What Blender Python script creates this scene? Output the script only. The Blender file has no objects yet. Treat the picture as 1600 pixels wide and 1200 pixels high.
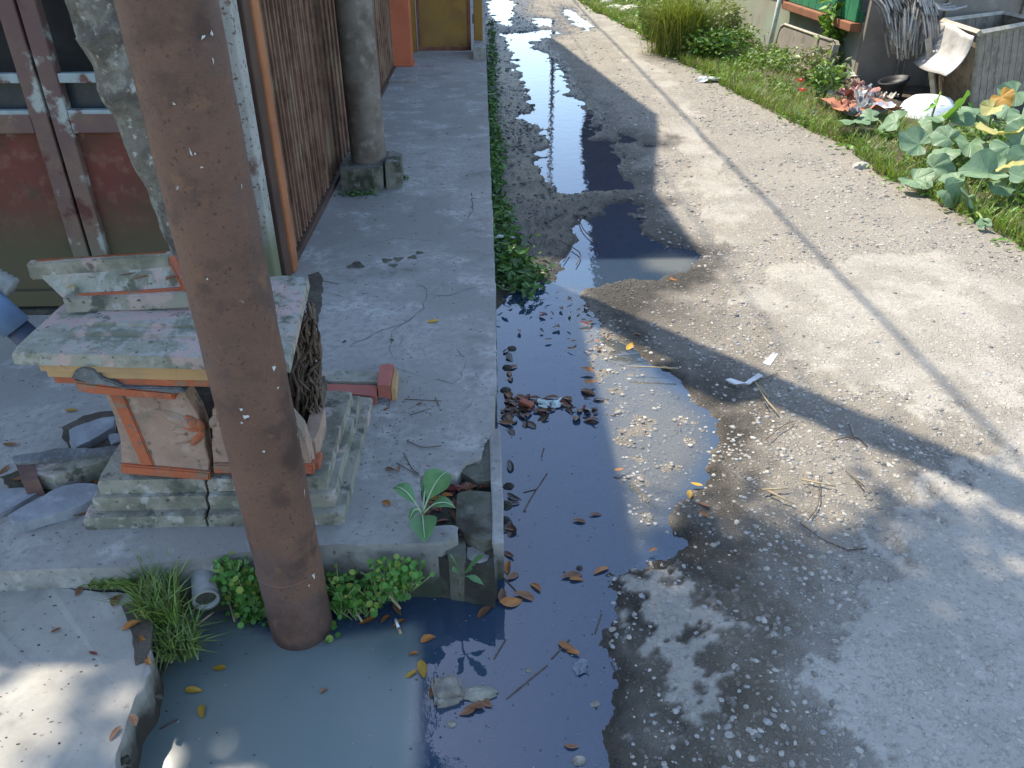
import bpy, bmesh, math, random
import numpy as np
from mathutils import Vector, Matrix, Euler
random.seed(7); RNG = np.random.default_rng(7)
sc = bpy.context.scene
COL = sc.collection

# ---------------------------------------------------------------- camera
FPX = 1230.0
PITCH = math.atan(750 / FPX)
YAW = math.atan(50 / FPX * math.cos(PITCH))
CAMH = 1.65
cam_d = bpy.data.cameras.new('camera'); cam = bpy.data.objects.new('camera', cam_d); COL.objects.link(cam)
cam_d.sensor_width = 36; cam_d.lens = 36 * FPX / 1600; cam_d.clip_start = .05; cam_d.clip_end = 1500
cam.location = (0, 0, CAMH)
cam.rotation_euler = (math.pi / 2 - PITCH, 0, -YAW)
sc.camera = cam
# ---------------------------------------------------------------- sky, sun, exposure
SUN_EL = math.radians(55)
SUN_AZ = math.atan2(-.64, .77)            # from +Y, positive towards +X
world = bpy.data.worlds.new('World'); sc.world = world; world.use_nodes = True
wn = world.node_tree.nodes; wl = world.node_tree.links
sky = wn.new('ShaderNodeTexSky'); sky.sky_type = 'NISHITA'; sky.sun_disc = False
sky.sun_elevation = SUN_EL; sky.sun_rotation = SUN_AZ
sky.air_density = 1.0; sky.dust_density = .6; sky.ozone_density = 1.1
wn['Background'].inputs['Strength'].default_value = .15
wl.new(sky.outputs[0], wn['Background'].inputs['Color'])
sd_ = Vector((math.sin(SUN_AZ) * math.cos(SUN_EL), math.cos(SUN_AZ) * math.cos(SUN_EL), math.sin(SUN_EL)))
sun_d = bpy.data.lights.new('sun', 'SUN'); sun = bpy.data.objects.new('sun', sun_d); COL.objects.link(sun)
sun_d.energy = 2.8; sun_d.angle = math.radians(.53); sun_d.color = (1, .915, .775)
sun.rotation_euler = (-sd_).to_track_quat('-Z', 'Y').to_euler()
sun.location = sd_ * 50
sc.view_settings.view_transform = 'Standard'; sc.view_settings.look = 'None'
sc.view_settings.exposure = 1.56; sc.view_settings.gamma = 1
sc.cycles.use_denoising = True
sc.cycles.max_bounces = 7; sc.cycles.transparent_max_bounces = 12
sc.cycles.caustics_reflective = False; sc.cycles.caustics_refractive = False
sc.cycles.sample_clamp_indirect = 4

# ---------------------------------------------------------------- pixel to place
_F = np.array([math.sin(YAW) * math.cos(PITCH), math.cos(YAW) * math.cos(PITCH), -math.sin(PITCH)])
_R = np.array([math.cos(YAW), -math.sin(YAW), 0.]); _U = np.cross(_R, _F); _C = np.array([0, 0, CAMH])
def ray(x, y): return _F * FPX + _R * (x - 800) - _U * (y - 600)
def G(x, y, z=0.): d = ray(x, y); return _C + d * ((z - CAMH) / d[2])
def WX(x, y, X): d = ray(x, y); return _C + d * (X / d[0])
def WY(x, y, Y): d = ray(x, y); return _C + d * (Y / d[1])
def depth(p): return float((np.array(p) - _C) @ _F)
def G2(pts, z=0.): return [tuple(G(x, y, z)[:2]) for x, y in pts]

# ---------------------------------------------------------------- number fields
def _h(ix, iy, s):
    n = (ix.astype(np.int64) * 374761393 + iy.astype(np.int64) * 668265263 + s * 974634777) & 0x7fffffff
    n = ((n ^ (n >> 13)) * 1274126177) & 0x7fffffff
    return ((n ^ (n >> 16)) & 0xffff) / 65535.0
def vnoise(x, y, s=0):
    ix = np.floor(x); iy = np.floor(y); fx = x - ix; fy = y - iy
    fx = fx * fx * (3 - 2 * fx); fy = fy * fy * (3 - 2 * fy)
    a = _h(ix, iy, s); b = _h(ix + 1, iy, s); c = _h(ix, iy + 1, s); d = _h(ix + 1, iy + 1, s)
    return (a + (b - a) * fx) * (1 - fy) + (c + (d - c) * fx) * fy
def fbm(x, y, s=0, o=4):
    t = 0; a = .5; f = 1.
    for i in range(o): t = t + a * vnoise(x * f, y * f, s + i * 17); a *= .5; f *= 2.03
    return t / (1 - .5 ** o)
def smooth(a, b, x): t = np.clip((x - a) / (b - a), 0, 1); return t * t * (3 - 2 * t)
def sdf(X, Y, poly):
    d2 = np.full(X.shape, 1e9); inside = np.zeros(X.shape, bool); n = len(poly)
    for i in range(n):
        x0, y0 = poly[i]; x1, y1 = poly[(i + 1) % n]
        ex, ey = x1 - x0, y1 - y0; L = ex * ex + ey * ey + 1e-12
        t = np.clip(((X - x0) * ex + (Y - y0) * ey) / L, 0, 1)
        d2 = np.minimum(d2, (X - x0 - t * ex) ** 2 + (Y - y0 - t * ey) ** 2)
        c = ((y0 > Y) != (y1 > Y)) & (X < (x1 - x0) * (Y - y0) / (y1 - y0 + 1e-15) + x0)
        inside ^= c
    d = np.sqrt(d2); return np.where(inside, -d, d)

# ---------------------------------------------------------------- materials
class NT:
    def __init__(s, name):
        s.m = bpy.data.materials.new(name); s.m.use_nodes = True
        s.t = s.m.node_tree; s.n = s.t.nodes; s.l = s.t.links; s.b = s.n['Principled BSDF']; s.out = s.n['Material Output']
    def new(s, t, **k):
        o = s.n.new(t)
        for a, v in k.items(): setattr(o, a, v)
        return o
    def link(s, a, b): s.l.new(a, b)
    def coord(s, kind):
        if kind == 'World': return s.new('ShaderNodeNewGeometry').outputs['Position']
        return s.new('ShaderNodeTexCoord').outputs[kind]
    def noise(s, vec, scale, detail=5, rough=.55, dist=0.):
        o = s.new('ShaderNodeTexNoise'); o.inputs['Scale'].default_value = scale; o.inputs['Detail'].default_value = detail
        o.inputs['Roughness'].default_value = rough; o.inputs['Distortion'].default_value = dist
        s.link(vec, o.inputs['Vector']); return o.outputs['Fac']
    def ramp(s, fac, lo, hi):
        o = s.new('ShaderNodeMapRange'); o.interpolation_type = 'SMOOTHSTEP'
        o.inputs['From Min'].default_value = lo; o.inputs['From Max'].default_value = hi
        s.link(fac, o.inputs['Value']); return o.outputs['Result']
    def mix(s, fac, a, b, mode='MIX'):
        o = s.new('ShaderNodeMix'); o.data_type = 'RGBA'; o.blend_type = mode
        for v, i in ((fac, 0), (a, 6), (b, 7)):
            if isinstance(v, (int, float)): o.inputs[i].default_value = v
            elif isinstance(v, tuple): o.inputs[i].default_value = (*v[:3], 1)
            else: s.link(v, o.inputs[i])
        return o.outputs[2]
    def math(s, op, a, b=None):
        o = s.new('ShaderNodeMath', operation=op)
        for i, v in enumerate((a, b)):
            if v is None: continue
            if isinstance(v, (int, float)): o.inputs[i].default_value = v
            else: s.link(v, o.inputs[i])
        return o.outputs[0]
    def attr(s, name): return s.new('ShaderNodeAttribute', attribute_name=name)
    def bump(s, h, strength, dist=.01, prev=None):
        o = s.new('ShaderNodeBump'); o.inputs['Strength'].default_value = strength; o.inputs['Distance'].default_value = dist
        s.link(h, o.inputs['Height'])
        if prev is not None: s.link(prev, o.inputs['Normal'])
        return o.outputs[0]
def pm(name, layers, rough=.85, bump=.4, bscale=80, bdist=.004, spec=.3, coord='World', metal=0, vary=0., moss=None, rvar=.1):
    """layers: first a colour, then (colour, scale, lo, hi[, detail]) mixed in by noise. moss=(colour, z_lo, z_hi) by height."""
    k = NT(name); v = k.coord(coord); c = layers[0]
    for i, L in enumerate(layers[1:]):
        mv = k.new('ShaderNodeVectorMath', operation='ADD'); k.link(v, mv.inputs[0]); mv.inputs[1].default_value = (i * 3.7, i * 1.3, i * 2.1)
        fac = k.ramp(k.noise(mv.outputs[0], L[1], L[4] if len(L) > 4 else 6, .6), L[2], L[3])
        c = k.mix(fac, c, L[0])
    if moss:
        z = k.new('ShaderNodeSeparateXYZ'); k.link(k.coord('World'), z.inputs[0])
        zz = k.math('ADD', z.outputs[2], k.math('MULTIPLY', k.math('SUBTRACT', k.noise(v, 14), .5), .16))
        c = k.mix(k.ramp(zz, moss[2], moss[1]), c, moss[0])
    if vary:
        oi = k.new('ShaderNodeObjectInfo'); hs = k.new('ShaderNodeHueSaturation')
        mr = k.new('ShaderNodeMapRange'); mr.inputs['To Min'].default_value = 1 - vary; mr.inputs['To Max'].default_value = 1 + vary
        k.link(oi.outputs['Random'], mr.inputs['Value']); k.link(mr.outputs[0], hs.inputs['Value'])
        if isinstance(c, tuple): hs.inputs['Color'].default_value = (*c, 1)
        else: k.link(c, hs.inputs['Color'])
        c = hs.outputs[0]
    if isinstance(c, tuple): k.b.inputs['Base Color'].default_value = (*c, 1)
    else: k.link(c, k.b.inputs['Base Color'])
    n1 = k.noise(v, bscale, 8, .65)
    rr = k.new('ShaderNodeMapRange'); rr.inputs['To Min'].default_value = max(0, rough - rvar); rr.inputs['To Max'].default_value = min(1, rough + rvar)
    k.link(n1, rr.inputs['Value']); k.link(rr.outputs[0], k.b.inputs['Roughness'])
    k.b.inputs['Specular IOR Level'].default_value = spec; k.b.inputs['Metallic'].default_value = metal
    if bump: k.link(k.bump(n1, bump, bdist), k.b.inputs['Normal'])
    return k.m
def leafmat(name, c1, c2, rough=.45, trans=.35, scale=25, attr=None, vary=.2, spec=.4):
    k = NT(name); v = k.coord('Object')
    c = k.mix(k.ramp(k.noise(v, scale), .35, .65), c1, c2)
    if attr:
        a = k.attr(attr); c = k.mix(1., c, a.outputs['Color'], 'MULTIPLY')
    oi = k.new('ShaderNodeObjectInfo'); hs = k.new('ShaderNodeHueSaturation'); mr = k.new('ShaderNodeMapRange')
    mr.inputs['To Min'].default_value = 1 - vary; mr.inputs['To Max'].default_value = 1 + vary
    k.link(oi.outputs['Random'], mr.inputs['Value']); k.link(mr.outputs[0], hs.inputs['Value']); k.link(c, hs.inputs['Color']); c = hs.outputs[0]
    k.link(c, k.b.inputs['Base Color']); k.b.inputs['Roughness'].default_value = rough; k.b.inputs['Specular IOR Level'].default_value = spec
    if trans:
        tr = k.new('ShaderNodeBsdfTranslucent'); k.link(k.mix(1., c, (1., 1., .45), 'MULTIPLY'), tr.inputs[0])
        mx = k.new('ShaderNodeMixShader'); mx.inputs[0].default_value = trans
        k.link(k.b.outputs[0], mx.inputs[1]); k.link(tr.outputs[0], mx.inputs[2]); k.link(mx.outputs[0], k.out.inputs[0])
    return k.m

# ---------------------------------------------------------------- objects
def tag(o, label=None, cat=None, group=None, kind=None):
    for a, v in (('label', label), ('category', cat), ('group', group), ('kind', kind)):
        if v: o[a] = v
    return o
def link(o, parent=None):
    COL.objects.link(o)
    if parent is not None:
        o.parent = parent; o.matrix_parent_inverse = Matrix.Translation(-Vector(parent.location)) if parent.type == 'EMPTY' else Matrix()
    return o
def empty(name, loc, label, cat, group=None):
    o = bpy.data.objects.new(name, None); o.location = Vector([float(v) for v in loc]); o.empty_display_size = .1
    COL.objects.link(o); return tag(o, label, cat, group)
def mk(name, V, Fc, mat, parent=None, smooth=False, fattr=None, cattr=None, mats=None, midx=None):
    me = bpy.data.meshes.new(name); me.from_pydata([tuple(map(float, v)) for v in V], [], [tuple(map(int, q)) for q in Fc])
    for m in ([mat] if mats is None else mats): me.materials.append(m)
    if smooth: me.polygons.foreach_set('use_smooth', [True] * len(me.polygons))
    if midx is not None: me.polygons.foreach_set('material_index', midx)
    for nm, arr in (fattr or {}).items():
        me.attributes.new(nm, 'FLOAT', 'POINT').data.foreach_set('value', np.asarray(arr, np.float32))
    for nm, arr in (cattr or {}).items():
        A = np.ones((len(V), 4), np.float32); A[:, :3] = arr
        me.attributes.new(nm, 'FLOAT_COLOR', 'POINT').data.foreach_set('color', A.ravel())
    me.update(); return link(bpy.data.objects.new(name, me), parent)
def mkbm(name, bm, mat, parent=None, smooth=False):
    me = bpy.data.meshes.new(name); bm.normal_update(); bm.to_mesh(me); bm.free(); me.materials.append(mat)
    if smooth: me.polygons.foreach_set('use_smooth', [True] * len(me.polygons))
    return link(bpy.data.objects.new(name, me), parent)
def share(name, src, parent=None, loc=(0, 0, 0), rot=(0, 0, 0), scale=(1, 1, 1)):
    o = bpy.data.objects.new(name, src.data); link(o, parent)
    o.location = Vector([float(v) for v in loc]); o.rotation_euler = rot; o.scale = scale if hasattr(scale, '__len__') else (scale,) * 3
    return o
def bm_box(bm, x0, x1, y0, y1, z0, z1):
    v = [bm.verts.new(p) for p in ((x0, y0, z0), (x1, y0, z0), (x1, y1, z0), (x0, y1, z0), (x0, y0, z1), (x1, y0, z1), (x1, y1, z1), (x0, y1, z1))]
    for q in ((3, 2, 1, 0), (4, 5, 6, 7), (0, 1, 5, 4), (1, 2, 6, 5), (2, 3, 7, 6), (3, 0, 4, 7)): bm.faces.new([v[i] for i in q])
def box(name, x0, x1, y0, y1, z0, z1, mat, parent=None, bev=0., seg=2, cuts=0, rough=0., seed=0, smooth=False):
    bm = bmesh.new(); bm_box(bm, x0, x1, y0, y1, z0, z1)
    if bev: bmesh.ops.bevel(bm, geom=bm.edges[:], offset=bev, segments=seg, affect='EDGES', profile=.5)
    if cuts: bmesh.ops.subdivide_edges(bm, edges=bm.edges[:], cuts=cuts, use_grid_fill=True)
    if rough: jitter(bm, rough, seed)
    return mkbm(name, bm, mat, parent, smooth)
def jitter(bm, a, seed=0, sc_=18.):
    for v in bm.verts:
        c = np.array([v.co.x, v.co.y, v.co.z])
        n = [float(fbm(np.array([c[i] * sc_ + 7.1 * i + seed]), np.array([c[(i + 1) % 3] * sc_ + c[(i + 2) % 3] * sc_ * .7 + seed * 3]), seed + i, 3)[0]) - .5 for i in range(3)]
        v.co += Vector(n) * 2 * a
def prism(name, poly, z0, z1, mat, parent=None, bev=0., rough=0., seed=0, sub=0., smooth=False):
    """poly: list of (x,y) or (x,y,ztop)."""
    pts = []
    n = len(poly)
    for i in range(n):
        a = np.array(poly[i], float); b = np.array(poly[(i + 1) % n], float); pts.append(a)
        if sub:
            k = int(np.linalg.norm((b - a)[:2]) / sub)
            for j in range(1, k + 1): pts.append(a + (b - a) * j / (k + 1))
    ar = sum(pts[i][0] * pts[(i + 1) % len(pts)][1] - pts[(i + 1) % len(pts)][0] * pts[i][1] for i in range(len(pts)))
    if ar < 0: pts.reverse()
    bm = bmesh.new(); n = len(pts)
    top = [bm.verts.new((p[0], p[1], p[2] if len(p) > 2 else z1)) for p in pts]
    bot = [bm.verts.new((p[0], p[1], (p[2] - (z1 - z0)) if len(p) > 2 else z0)) for p in pts]
    tf = bm.faces.new(top); bm.faces.new(bot[::-1])
    for i in range(n): bm.faces.new((bot[i], bot[(i + 1) % n], top[(i + 1) % n], top[i]))
    if bev: bmesh.ops.bevel(bm, geom=list(tf.edges), offset=bev, segments=2, affect='EDGES', profile=.5)
    bmesh.ops.triangulate(bm, faces=[q for q in bm.faces if len(q.verts) > 4])
    if rough: jitter(bm, rough, seed)
    return mkbm(name, bm, mat, parent, smooth)
def tube_data(path, rad, n=8, caps=True, base=0):
    P = [np.array(p, float) for p in path]; V = []; Fc = []
    rad = rad if hasattr(rad, '__len__') else [rad] * len(P)
    up = np.array([0, 0, 1.]); 
    for i, p in enumerate(P):
        t = P[min(i + 1, len(P) - 1)] - P[max(i - 1, 0)]; t = t / (np.linalg.norm(t) + 1e-9)
        a = np.cross(t, up if abs(t[2]) < .9 else np.array([0, 1., 0])); a /= np.linalg.norm(a) + 1e-9; b = np.cross(t, a)
        for j in range(n):
            th = 2 * math.pi * j / n; V.append(p + (a * math.cos(th) + b * math.sin(th)) * rad[i])
    for i in range(len(P) - 1):
        for j in range(n):
            k = (j + 1) % n; Fc.append((base + i * n + j, base + (i + 1) * n + j, base + (i + 1) * n + k, base + i * n + k))
    if caps:
        Fc.append(tuple(base + j for j in range(n))); Fc.append(tuple(base + (len(P) - 1) * n + j for j in reversed(range(n))))
    return V, Fc
def tube(name, path, rad, mat, parent=None, n=8, caps=True, smooth=True):
    V, Fc = tube_data(path, rad, n, caps); return mk(name, V, Fc, mat, parent, smooth)
def tubes(name, lst, mat, parent=None, n=5):
    V = []; Fc = []
    for path, rad in lst:
        v, f = tube_data(path, rad, n, True, len(V)); V += v; Fc += f
    return mk(name, V, Fc, mat, parent, True)
def rock_mesh(seed, sub=1, flat=.6, rough=.28):
    bm = bmesh.new(); bmesh.ops.create_icosphere(bm, subdivisions=sub, radius=1.)
    r = random.Random(seed)
    ax = (1., r.uniform(.6, .95), flat * r.uniform(.75, 1.2))
    for v in bm.verts:
        f = 1 + rough * (r.random() - .5) * 2
        v.co = Vector((v.co.x * ax[0] * f, v.co.y * ax[1] * f, v.co.z * ax[2] * f))
    bm.verts.ensure_lookup_table()
    V = np.array([v.co[:] for v in bm.verts]); Fc = [[v.index for v in f.verts] for f in bm.faces]; bm.free(); return V, Fc
def curved(pts, n):
    """smooth path through points (Catmull-Rom)."""
    P = [np.array(p, float) for p in pts]; P = [2 * P[0] - P[1]] + P + [2 * P[-1] - P[-2]]; out = []
    for i in range(1, len(P) - 2):
        for k in range(n):
            t = k / n; a, b, c, d = P[i - 1:i + 3]
            out.append(.5 * (2 * b + (c - a) * t + (2 * a - 5 * b + 4 * c - d) * t * t + (3 * b - a - 3 * c + d) * t ** 3))
    out.append(P[-2]); return out
# ================================================================ THE SETTING
# ---- outlines seen in the photograph, laid on the water level
GUTTER = G2([(770, 478), (850, 430), (890, 450), (930, 515), (985, 555), (1050, 590), (1108, 650), (1112, 700), (1075, 760), (1048, 820), (1062, 850),
             (1000, 870), (955, 893), (957, 960), (945, 1010), (962, 1070), (945, 1120), (935, 1260), (935, 1500), (100, 1500), (150, 1230), (190, 1080), (240, 940), (420, 920), (640, 900), (740, 880)])
LONG = G2([(784, 53), (805, 80), (804, 107), (820, 128), (828, 149), (820, 187), (849, 203), (857, 229), (841, 251), (865, 291), (900, 301), (980, 297), (988, 277),
           (964, 264), (969, 235), (927, 216), (911, 160), (881, 149), (871, 107), (852, 85), (831, 75), (828, 66), (875, 52), (860, 46), (830, 50)])
MIDP = G2([(937, 322), (980, 316), (992, 340), (1007, 367), (1047, 380), (1085, 400), (1080, 425), (1047, 432), (985, 430), (905, 452), (868, 442), (880, 415), (903, 380), (914, 350)])
FARP = G2([(762, 0), (802, 0), (803, 20), (795, 40), (772, 30)])
SMALL = [G2([(880, 12), (905, 22), (930, 42), (915, 47), (893, 34)]), G2([(835, 28), (862, 30), (866, 42), (840, 40)]), G2([(980, 212), (1018, 220), (1015, 226), (985, 222)])]
PUDDLES = [GUTTER, LONG, MIDP, FARP] + SMALL
PALE = [G2(p) for p in (
    [(1190, 425), (1330, 420), (1450, 400), (1600, 470), (1600, 730), (1500, 690), (1420, 628), (1300, 603), (1240, 560), (1200, 500), (1140, 480)],
    [(1700, 720), (1500, 745), (1480, 800), (1380, 850), (1330, 900), (1345, 1000), (1300, 1080), (1330, 1260), (1330, 1500), (2600, 1500), (2600, 720)],
    [(985, 895), (1090, 880), (1140, 945), (1110, 1020), (1155, 1060), (1150, 1130), (1060, 1140), (1000, 1090), (985, 990)],
    [(900, 15), (985, 110), (1062, 185), (1068, 290), (1145, 380), (1195, 330), (1115, 250), (1075, 160), (985, 65), (935, 0)])]
MOIST = G2([(880, 400), (1130, 405), (1180, 440), (1145, 480), (1210, 520), (1250, 580), (1420, 640), (1540, 690), (1560, 740), (1440, 790), (1330, 880), (1300, 1300), (900, 1300), (930, 560)])
VERGE_LINE = G2([(895, 0), (940, 25), (1010, 62), (1070, 105), (1180, 168), (1300, 225), (1420, 310), (1500, 352), (1590, 400), (1700, 455)])
VERGE_LINE = [(1.2, 60.)] + VERGE_LINE + [(3.1, 2.4), (3.3, -3.)]
vx = np.array([p[0] for p in VERGE_LINE])[::-1]; vy = np.array([p[1] for p in VERGE_LINE])[::-1]
def verge_x(Y): return np.interp(Y, vy, vx)
def puddle_sd(X, Y):
    d = np.full(X.shape, 1e9)
    for p in PUDDLES: d = np.minimum(d, sdf(X, Y, p))
    return d + (fbm(X * 7, Y * 7, 3, 5) - .5) * .16 * np.clip(Y / 3, .6, 2.) + (fbm(X * 30, Y * 30, 4, 3) - .5) * .04
def pale_f(X, Y):
    d = np.full(X.shape, 1e9)
    for p in PALE: d = np.minimum(d, sdf(X, Y, p))
    d = d + (fbm(X * 5, Y * 5, 31, 5) - .5) * .42 + (fbm(X * 26, Y * 26, 5, 4) - .5) * .20
    return smooth(.014, -.014, d)
def road_z(X, Y, sd=None, pale=None):
    sd = puddle_sd(X, Y) if sd is None else sd
    pale = pale_f(X, Y) if pale is None else pale
    up = .035 * smooth(0, .8, sd) + .012 * smooth(0, .05, sd) + .006 * pale
    dn = -.055 * smooth(0, .22, -sd) - .004
    z = np.where(sd > 0, up, dn)
    z = z + (fbm(X * 2.2, Y * 2.2, 11, 3) - .5) * .02 * smooth(.05, .5, sd)
    z = z + (fbm(X * 16, Y * 16, 19, 4) - .5) * (.012 - .009 * pale) + (fbm(X * 55, Y * 55, 23, 2) - .5) * (.006 - .0045 * pale)
    shallow = smooth(0, .04, -sdf(X, Y, SHALLOW)) * (sd < .0)
    z = np.where(shallow > 0, z * (1 - shallow) + shallow * (-.003 + (fbm(X * 14, Y * 14, 77, 4) - .5) * .022 + (fbm(X * 45, Y * 45, 79, 2) - .5) * .008), z)
    return z
SHALLOW = G2([(905, 452), (985, 555), (1108, 650), (1112, 700), (1040, 820), (990, 868), (965, 800), (935, 640), (905, 560), (890, 520), (870, 445)])
PIT = G2([(100, 1500), (150, 1230), (190, 1080), (240, 930), (350, 958), (420, 990), (520, 996), (600, 985), (648, 972), (657, 990), (653, 1260), (650, 1500)])
MILK = G2([(1010, 402), (1050, 396), (1082, 404), (1090, 416), (1070, 428), (1040, 424), (1015, 418)])

# ---- materials of the setting
def road_material():
    k = NT('road_surface'); v = k.coord('World')
    pale = k.attr('pale').outputs['Fac']; wet = k.attr('wet').outputs['Fac']; moist = k.attr('moist').outputs['Fac']
    nz = k.new('ShaderNodeTexNoise'); nz.inputs['Scale'].default_value = 34; nz.inputs['Detail'].default_value = 3; k.link(v, nz.inputs['Vector'])
    ds = k.new('ShaderNodeVectorMath', operation='MULTIPLY_ADD'); k.link(nz.outputs['Color'], ds.inputs[0]); ds.inputs[1].default_value = (.030, .030, .010); k.link(v, ds.inputs[2]); dv = ds.outputs[0]
    vor = k.new('ShaderNodeTexVoronoi'); vor.inputs['Scale'].default_value = 62; k.link(dv, vor.inputs['Vector'])
    vor2 = k.new('ShaderNodeTexVoronoi'); vor2.inputs['Scale'].default_value = 150; k.link(dv, vor2.inputs['Vector'])
    cs = k.new('ShaderNodeSeparateColor'); k.link(vor.outputs['Color'], cs.inputs[0])
    stone = k.math('MULTIPLY', k.ramp(vor.outputs['Distance'], .52, .40), k.ramp(cs.outputs[0], .45, .5))
    cs2 = k.new('ShaderNodeSeparateColor'); k.link(vor2.outputs['Color'], cs2.inputs[0])
    grit = k.math('MULTIPLY', k.ramp(vor2.outputs['Distance'], .5, .35), k.ramp(cs2.outputs[0], .35, .45))
    matrix_ = k.mix(k.ramp(k.noise(v, 2.2, 6), .35, .65), (.33, .295, .235), (.225, .20, .162))
    matrix_ = k.mix(k.ramp(k.noise(v, 23, 6), .3, .7), matrix_, (.31, .275, .225))
    scol = k.mix(cs.outputs[1], (.30, .275, .235), (.56, .50, .41))
    agg = k.mix(k.math('MULTIPLY', grit, .8), matrix_, (.40, .36, .29))
    agg = k.mix(k.math('MULTIPLY', stone, .85), agg, scol)
    skim = k.mix(k.ramp(k.noise(v, 3.1, 8, .65), .35, .7), (.42, .385, .32), (.34, .312, .262))
    skim = k.mix(k.ramp(k.noise(v, 60, 8, .75), .50, .66), skim, (.24, .22, .185))
    skim = k.mix(k.math('MULTIPLY', k.ramp(k.noise(v, 13, 5), .55, .75), .6), skim, (.50, .465, .395))
    pits = k.math('MULTIPLY', k.ramp(vor2.outputs['Distance'], .22, .10), k.ramp(cs2.outputs[1], .72, .78))
    skim = k.mix(k.math('MULTIPLY', pits, .7), skim, (.14, .13, .12))
    skim = k.mix(k.math('MULTIPLY', k.ramp(k.noise(v, 1.3, 9, .7), .52, .66), .7), skim, (.26, .238, .20))
    skim = k.mix(k.math('MULTIPLY', stone, .5), skim, scol)
    damp = k.ramp(k.noise(v, 2.6, 7, .65), .30, .62)
    c = k.mix(pale, agg, skim)
    c = k.mix(k.math('MULTIPLY', k.math('MULTIPLY', moist, damp), k.math('SUBTRACT', 1., k.math('MULTIPLY', pale, .8))), c, k.mix(1., c, (.50, .46, .40), 'MULTIPLY'))
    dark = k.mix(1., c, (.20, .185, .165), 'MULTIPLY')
    c = k.mix(wet, c, dark)  # wet also carries the house shade coloured onto the gravel
    mud = k.attr('mud').outputs['Fac']
    c = k.mix(mud, c, (.035, .033, .028))
    k.link(c, k.b.inputs['Base Color'])
    r = k.new('ShaderNodeMapRange'); r.inputs['To Min'].default_value = .9; r.inputs['To Max'].default_value = .42; k.link(wet, r.inputs['Value'])
    k.link(r.outputs[0], k.b.inputs['Roughness']); k.b.inputs['Specular IOR Level'].default_value = .3
    hh = k.math('ADD', k.math('MULTIPLY', stone, .8), k.math('ADD', k.noise(v, 120, 6, .7), k.math('MULTIPLY', grit, .4)))
    inv = k.new('ShaderNodeMapRange'); inv.inputs['To Min'].default_value = 1.; inv.inputs['To Max'].default_value = .3; k.link(pale, inv.inputs['Value'])
    hh = k.math('MULTIPLY', hh, inv.outputs[0])
    k.link(k.bump(hh, .9, .010), k.b.inputs['Normal'])
    return k.m
def water_material():
    k = NT('stagnant_water'); v = k.coord('World')
    murk = k.attr('murk').outputs['Fac']; op = k.attr('opac').outputs['Fac']
    body = k.new('ShaderNodeBsdfDiffuse')
    k.link(k.mix(murk, k.mix(k.noise(v, 2.), (.022, .048, .086), (.030, .058, .098)), k.mix(k.attr('scum').outputs['Fac'], (.24, .245, .215), k.mix(k.ramp(k.noise(v, 2.4, 3), .3, .7), (.12, .155, .145), (.145, .18, .168)))), body.inputs[0])  # dark-water blue is mirrored sky put into the body colour
    tr = k.new('ShaderNodeBsdfTransparent'); tr.inputs[0].default_value = (.80, .80, .74, 1)
    m1 = k.new('ShaderNodeMixShader'); k.link(op, m1.inputs[0]); k.link(tr.outputs[0], m1.inputs[1]); k.link(body.outputs[0], m1.inputs[2])
    gl = k.new('ShaderNodeBsdfGlossy'); pr_ = k.new('ShaderNodeMapRange'); k.link(k.attr('scum').outputs['Fac'], pr_.inputs['Value']); pr_.inputs['To Min'].default_value = .012; pr_.inputs['To Max'].default_value = .32; k.link(pr_.outputs[0], gl.inputs['Roughness']); gl.inputs['Color'].default_value = (1, 1, 1, 1)
    bp = k.bump(k.math('ADD', k.noise(v, 9, 2), k.math('MULTIPLY', k.noise(v, 60, 2), .12)), .05, .02)
    k.link(bp, gl.inputs['Normal'])
    fr = k.new('ShaderNodeFresnel'); fr.inputs['IOR'].default_value = 1.62; k.link(bp, fr.inputs['Normal'])
    m2 = k.new('ShaderNodeMixShader'); k.link(fr.outputs[0], m2.inputs[0]); k.link(m1.outputs[0], m2.inputs[1]); k.link(gl.outputs[0], m2.inputs[2])
    k.link(m2.outputs[0], k.out.inputs[0]); return k.m
M = {}
M['road'] = road_material(); M['water'] = water_material()
M['soil'] = pm('dark_soil', [(.075, .058, .042), ((.12, .10, .075), 9, .4, .65), ((.05, .055, .03), 3, .5, .65)], rough=.95, bump=.8, bscale=40, bdist=.02)
M['ground'] = pm('far_ground', [(.16, .14, .10), ((.08, .10, .04), .6, .4, .6)], rough=.95, bump=.3, bscale=6)
def cement(name, tone=1., moss=None, green=.0, stain=.5):
    c = lambda r, g, b: (r * tone, g * tone, b * tone)
    return pm(name, [c(.335, .315, .28), (c(.25, .235, .208), 1.6, .38, .62), (c(.42, .40, .36), 5.5, .50, .68), (c(.165, .155, .136), 3.1, .55, .72, 9), (c(.26, .245, .22), 32, .42, .66, 8), (c(.12, .11, .095), 60, .61, .70, 5)],
              rough=.85, bump=.45, bscale=55, bdist=.005, moss=moss)
M['pavement'] = cement('worn_cement', 1., moss=((.045, .05, .032), .05, .175))
M['apron'] = pm('apron_cement', [(.33, .31, .265), ((.25, .235, .20), 2.3, .4, .66), ((.40, .375, .32), 7, .5, .72), ((.16, .15, .13), 40, .62, .75), ((.18, .17, .14), 3., .6, .8)], rough=.9, bump=.5, bscale=60, moss=((.045, .038, .028), .03, .125))
M['mossy'] = pm('mossy_concrete', [(.13, .125, .095), ((.075, .08, .05), 9, .4, .62), ((.19, .18, .15), 22, .55, .72), ((.05, .04, .028), 6, .55, .7)], rough=.9, bump=.8, bscale=45, bdist=.01)
M['footing'] = pm('dark_footing', [(.05, .046, .036), ((.085, .08, .055), 12, .45, .65), ((.03, .026, .02), 5, .5, .7)], rough=.8, bump=.9, bscale=40, bdist=.015)

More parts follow.
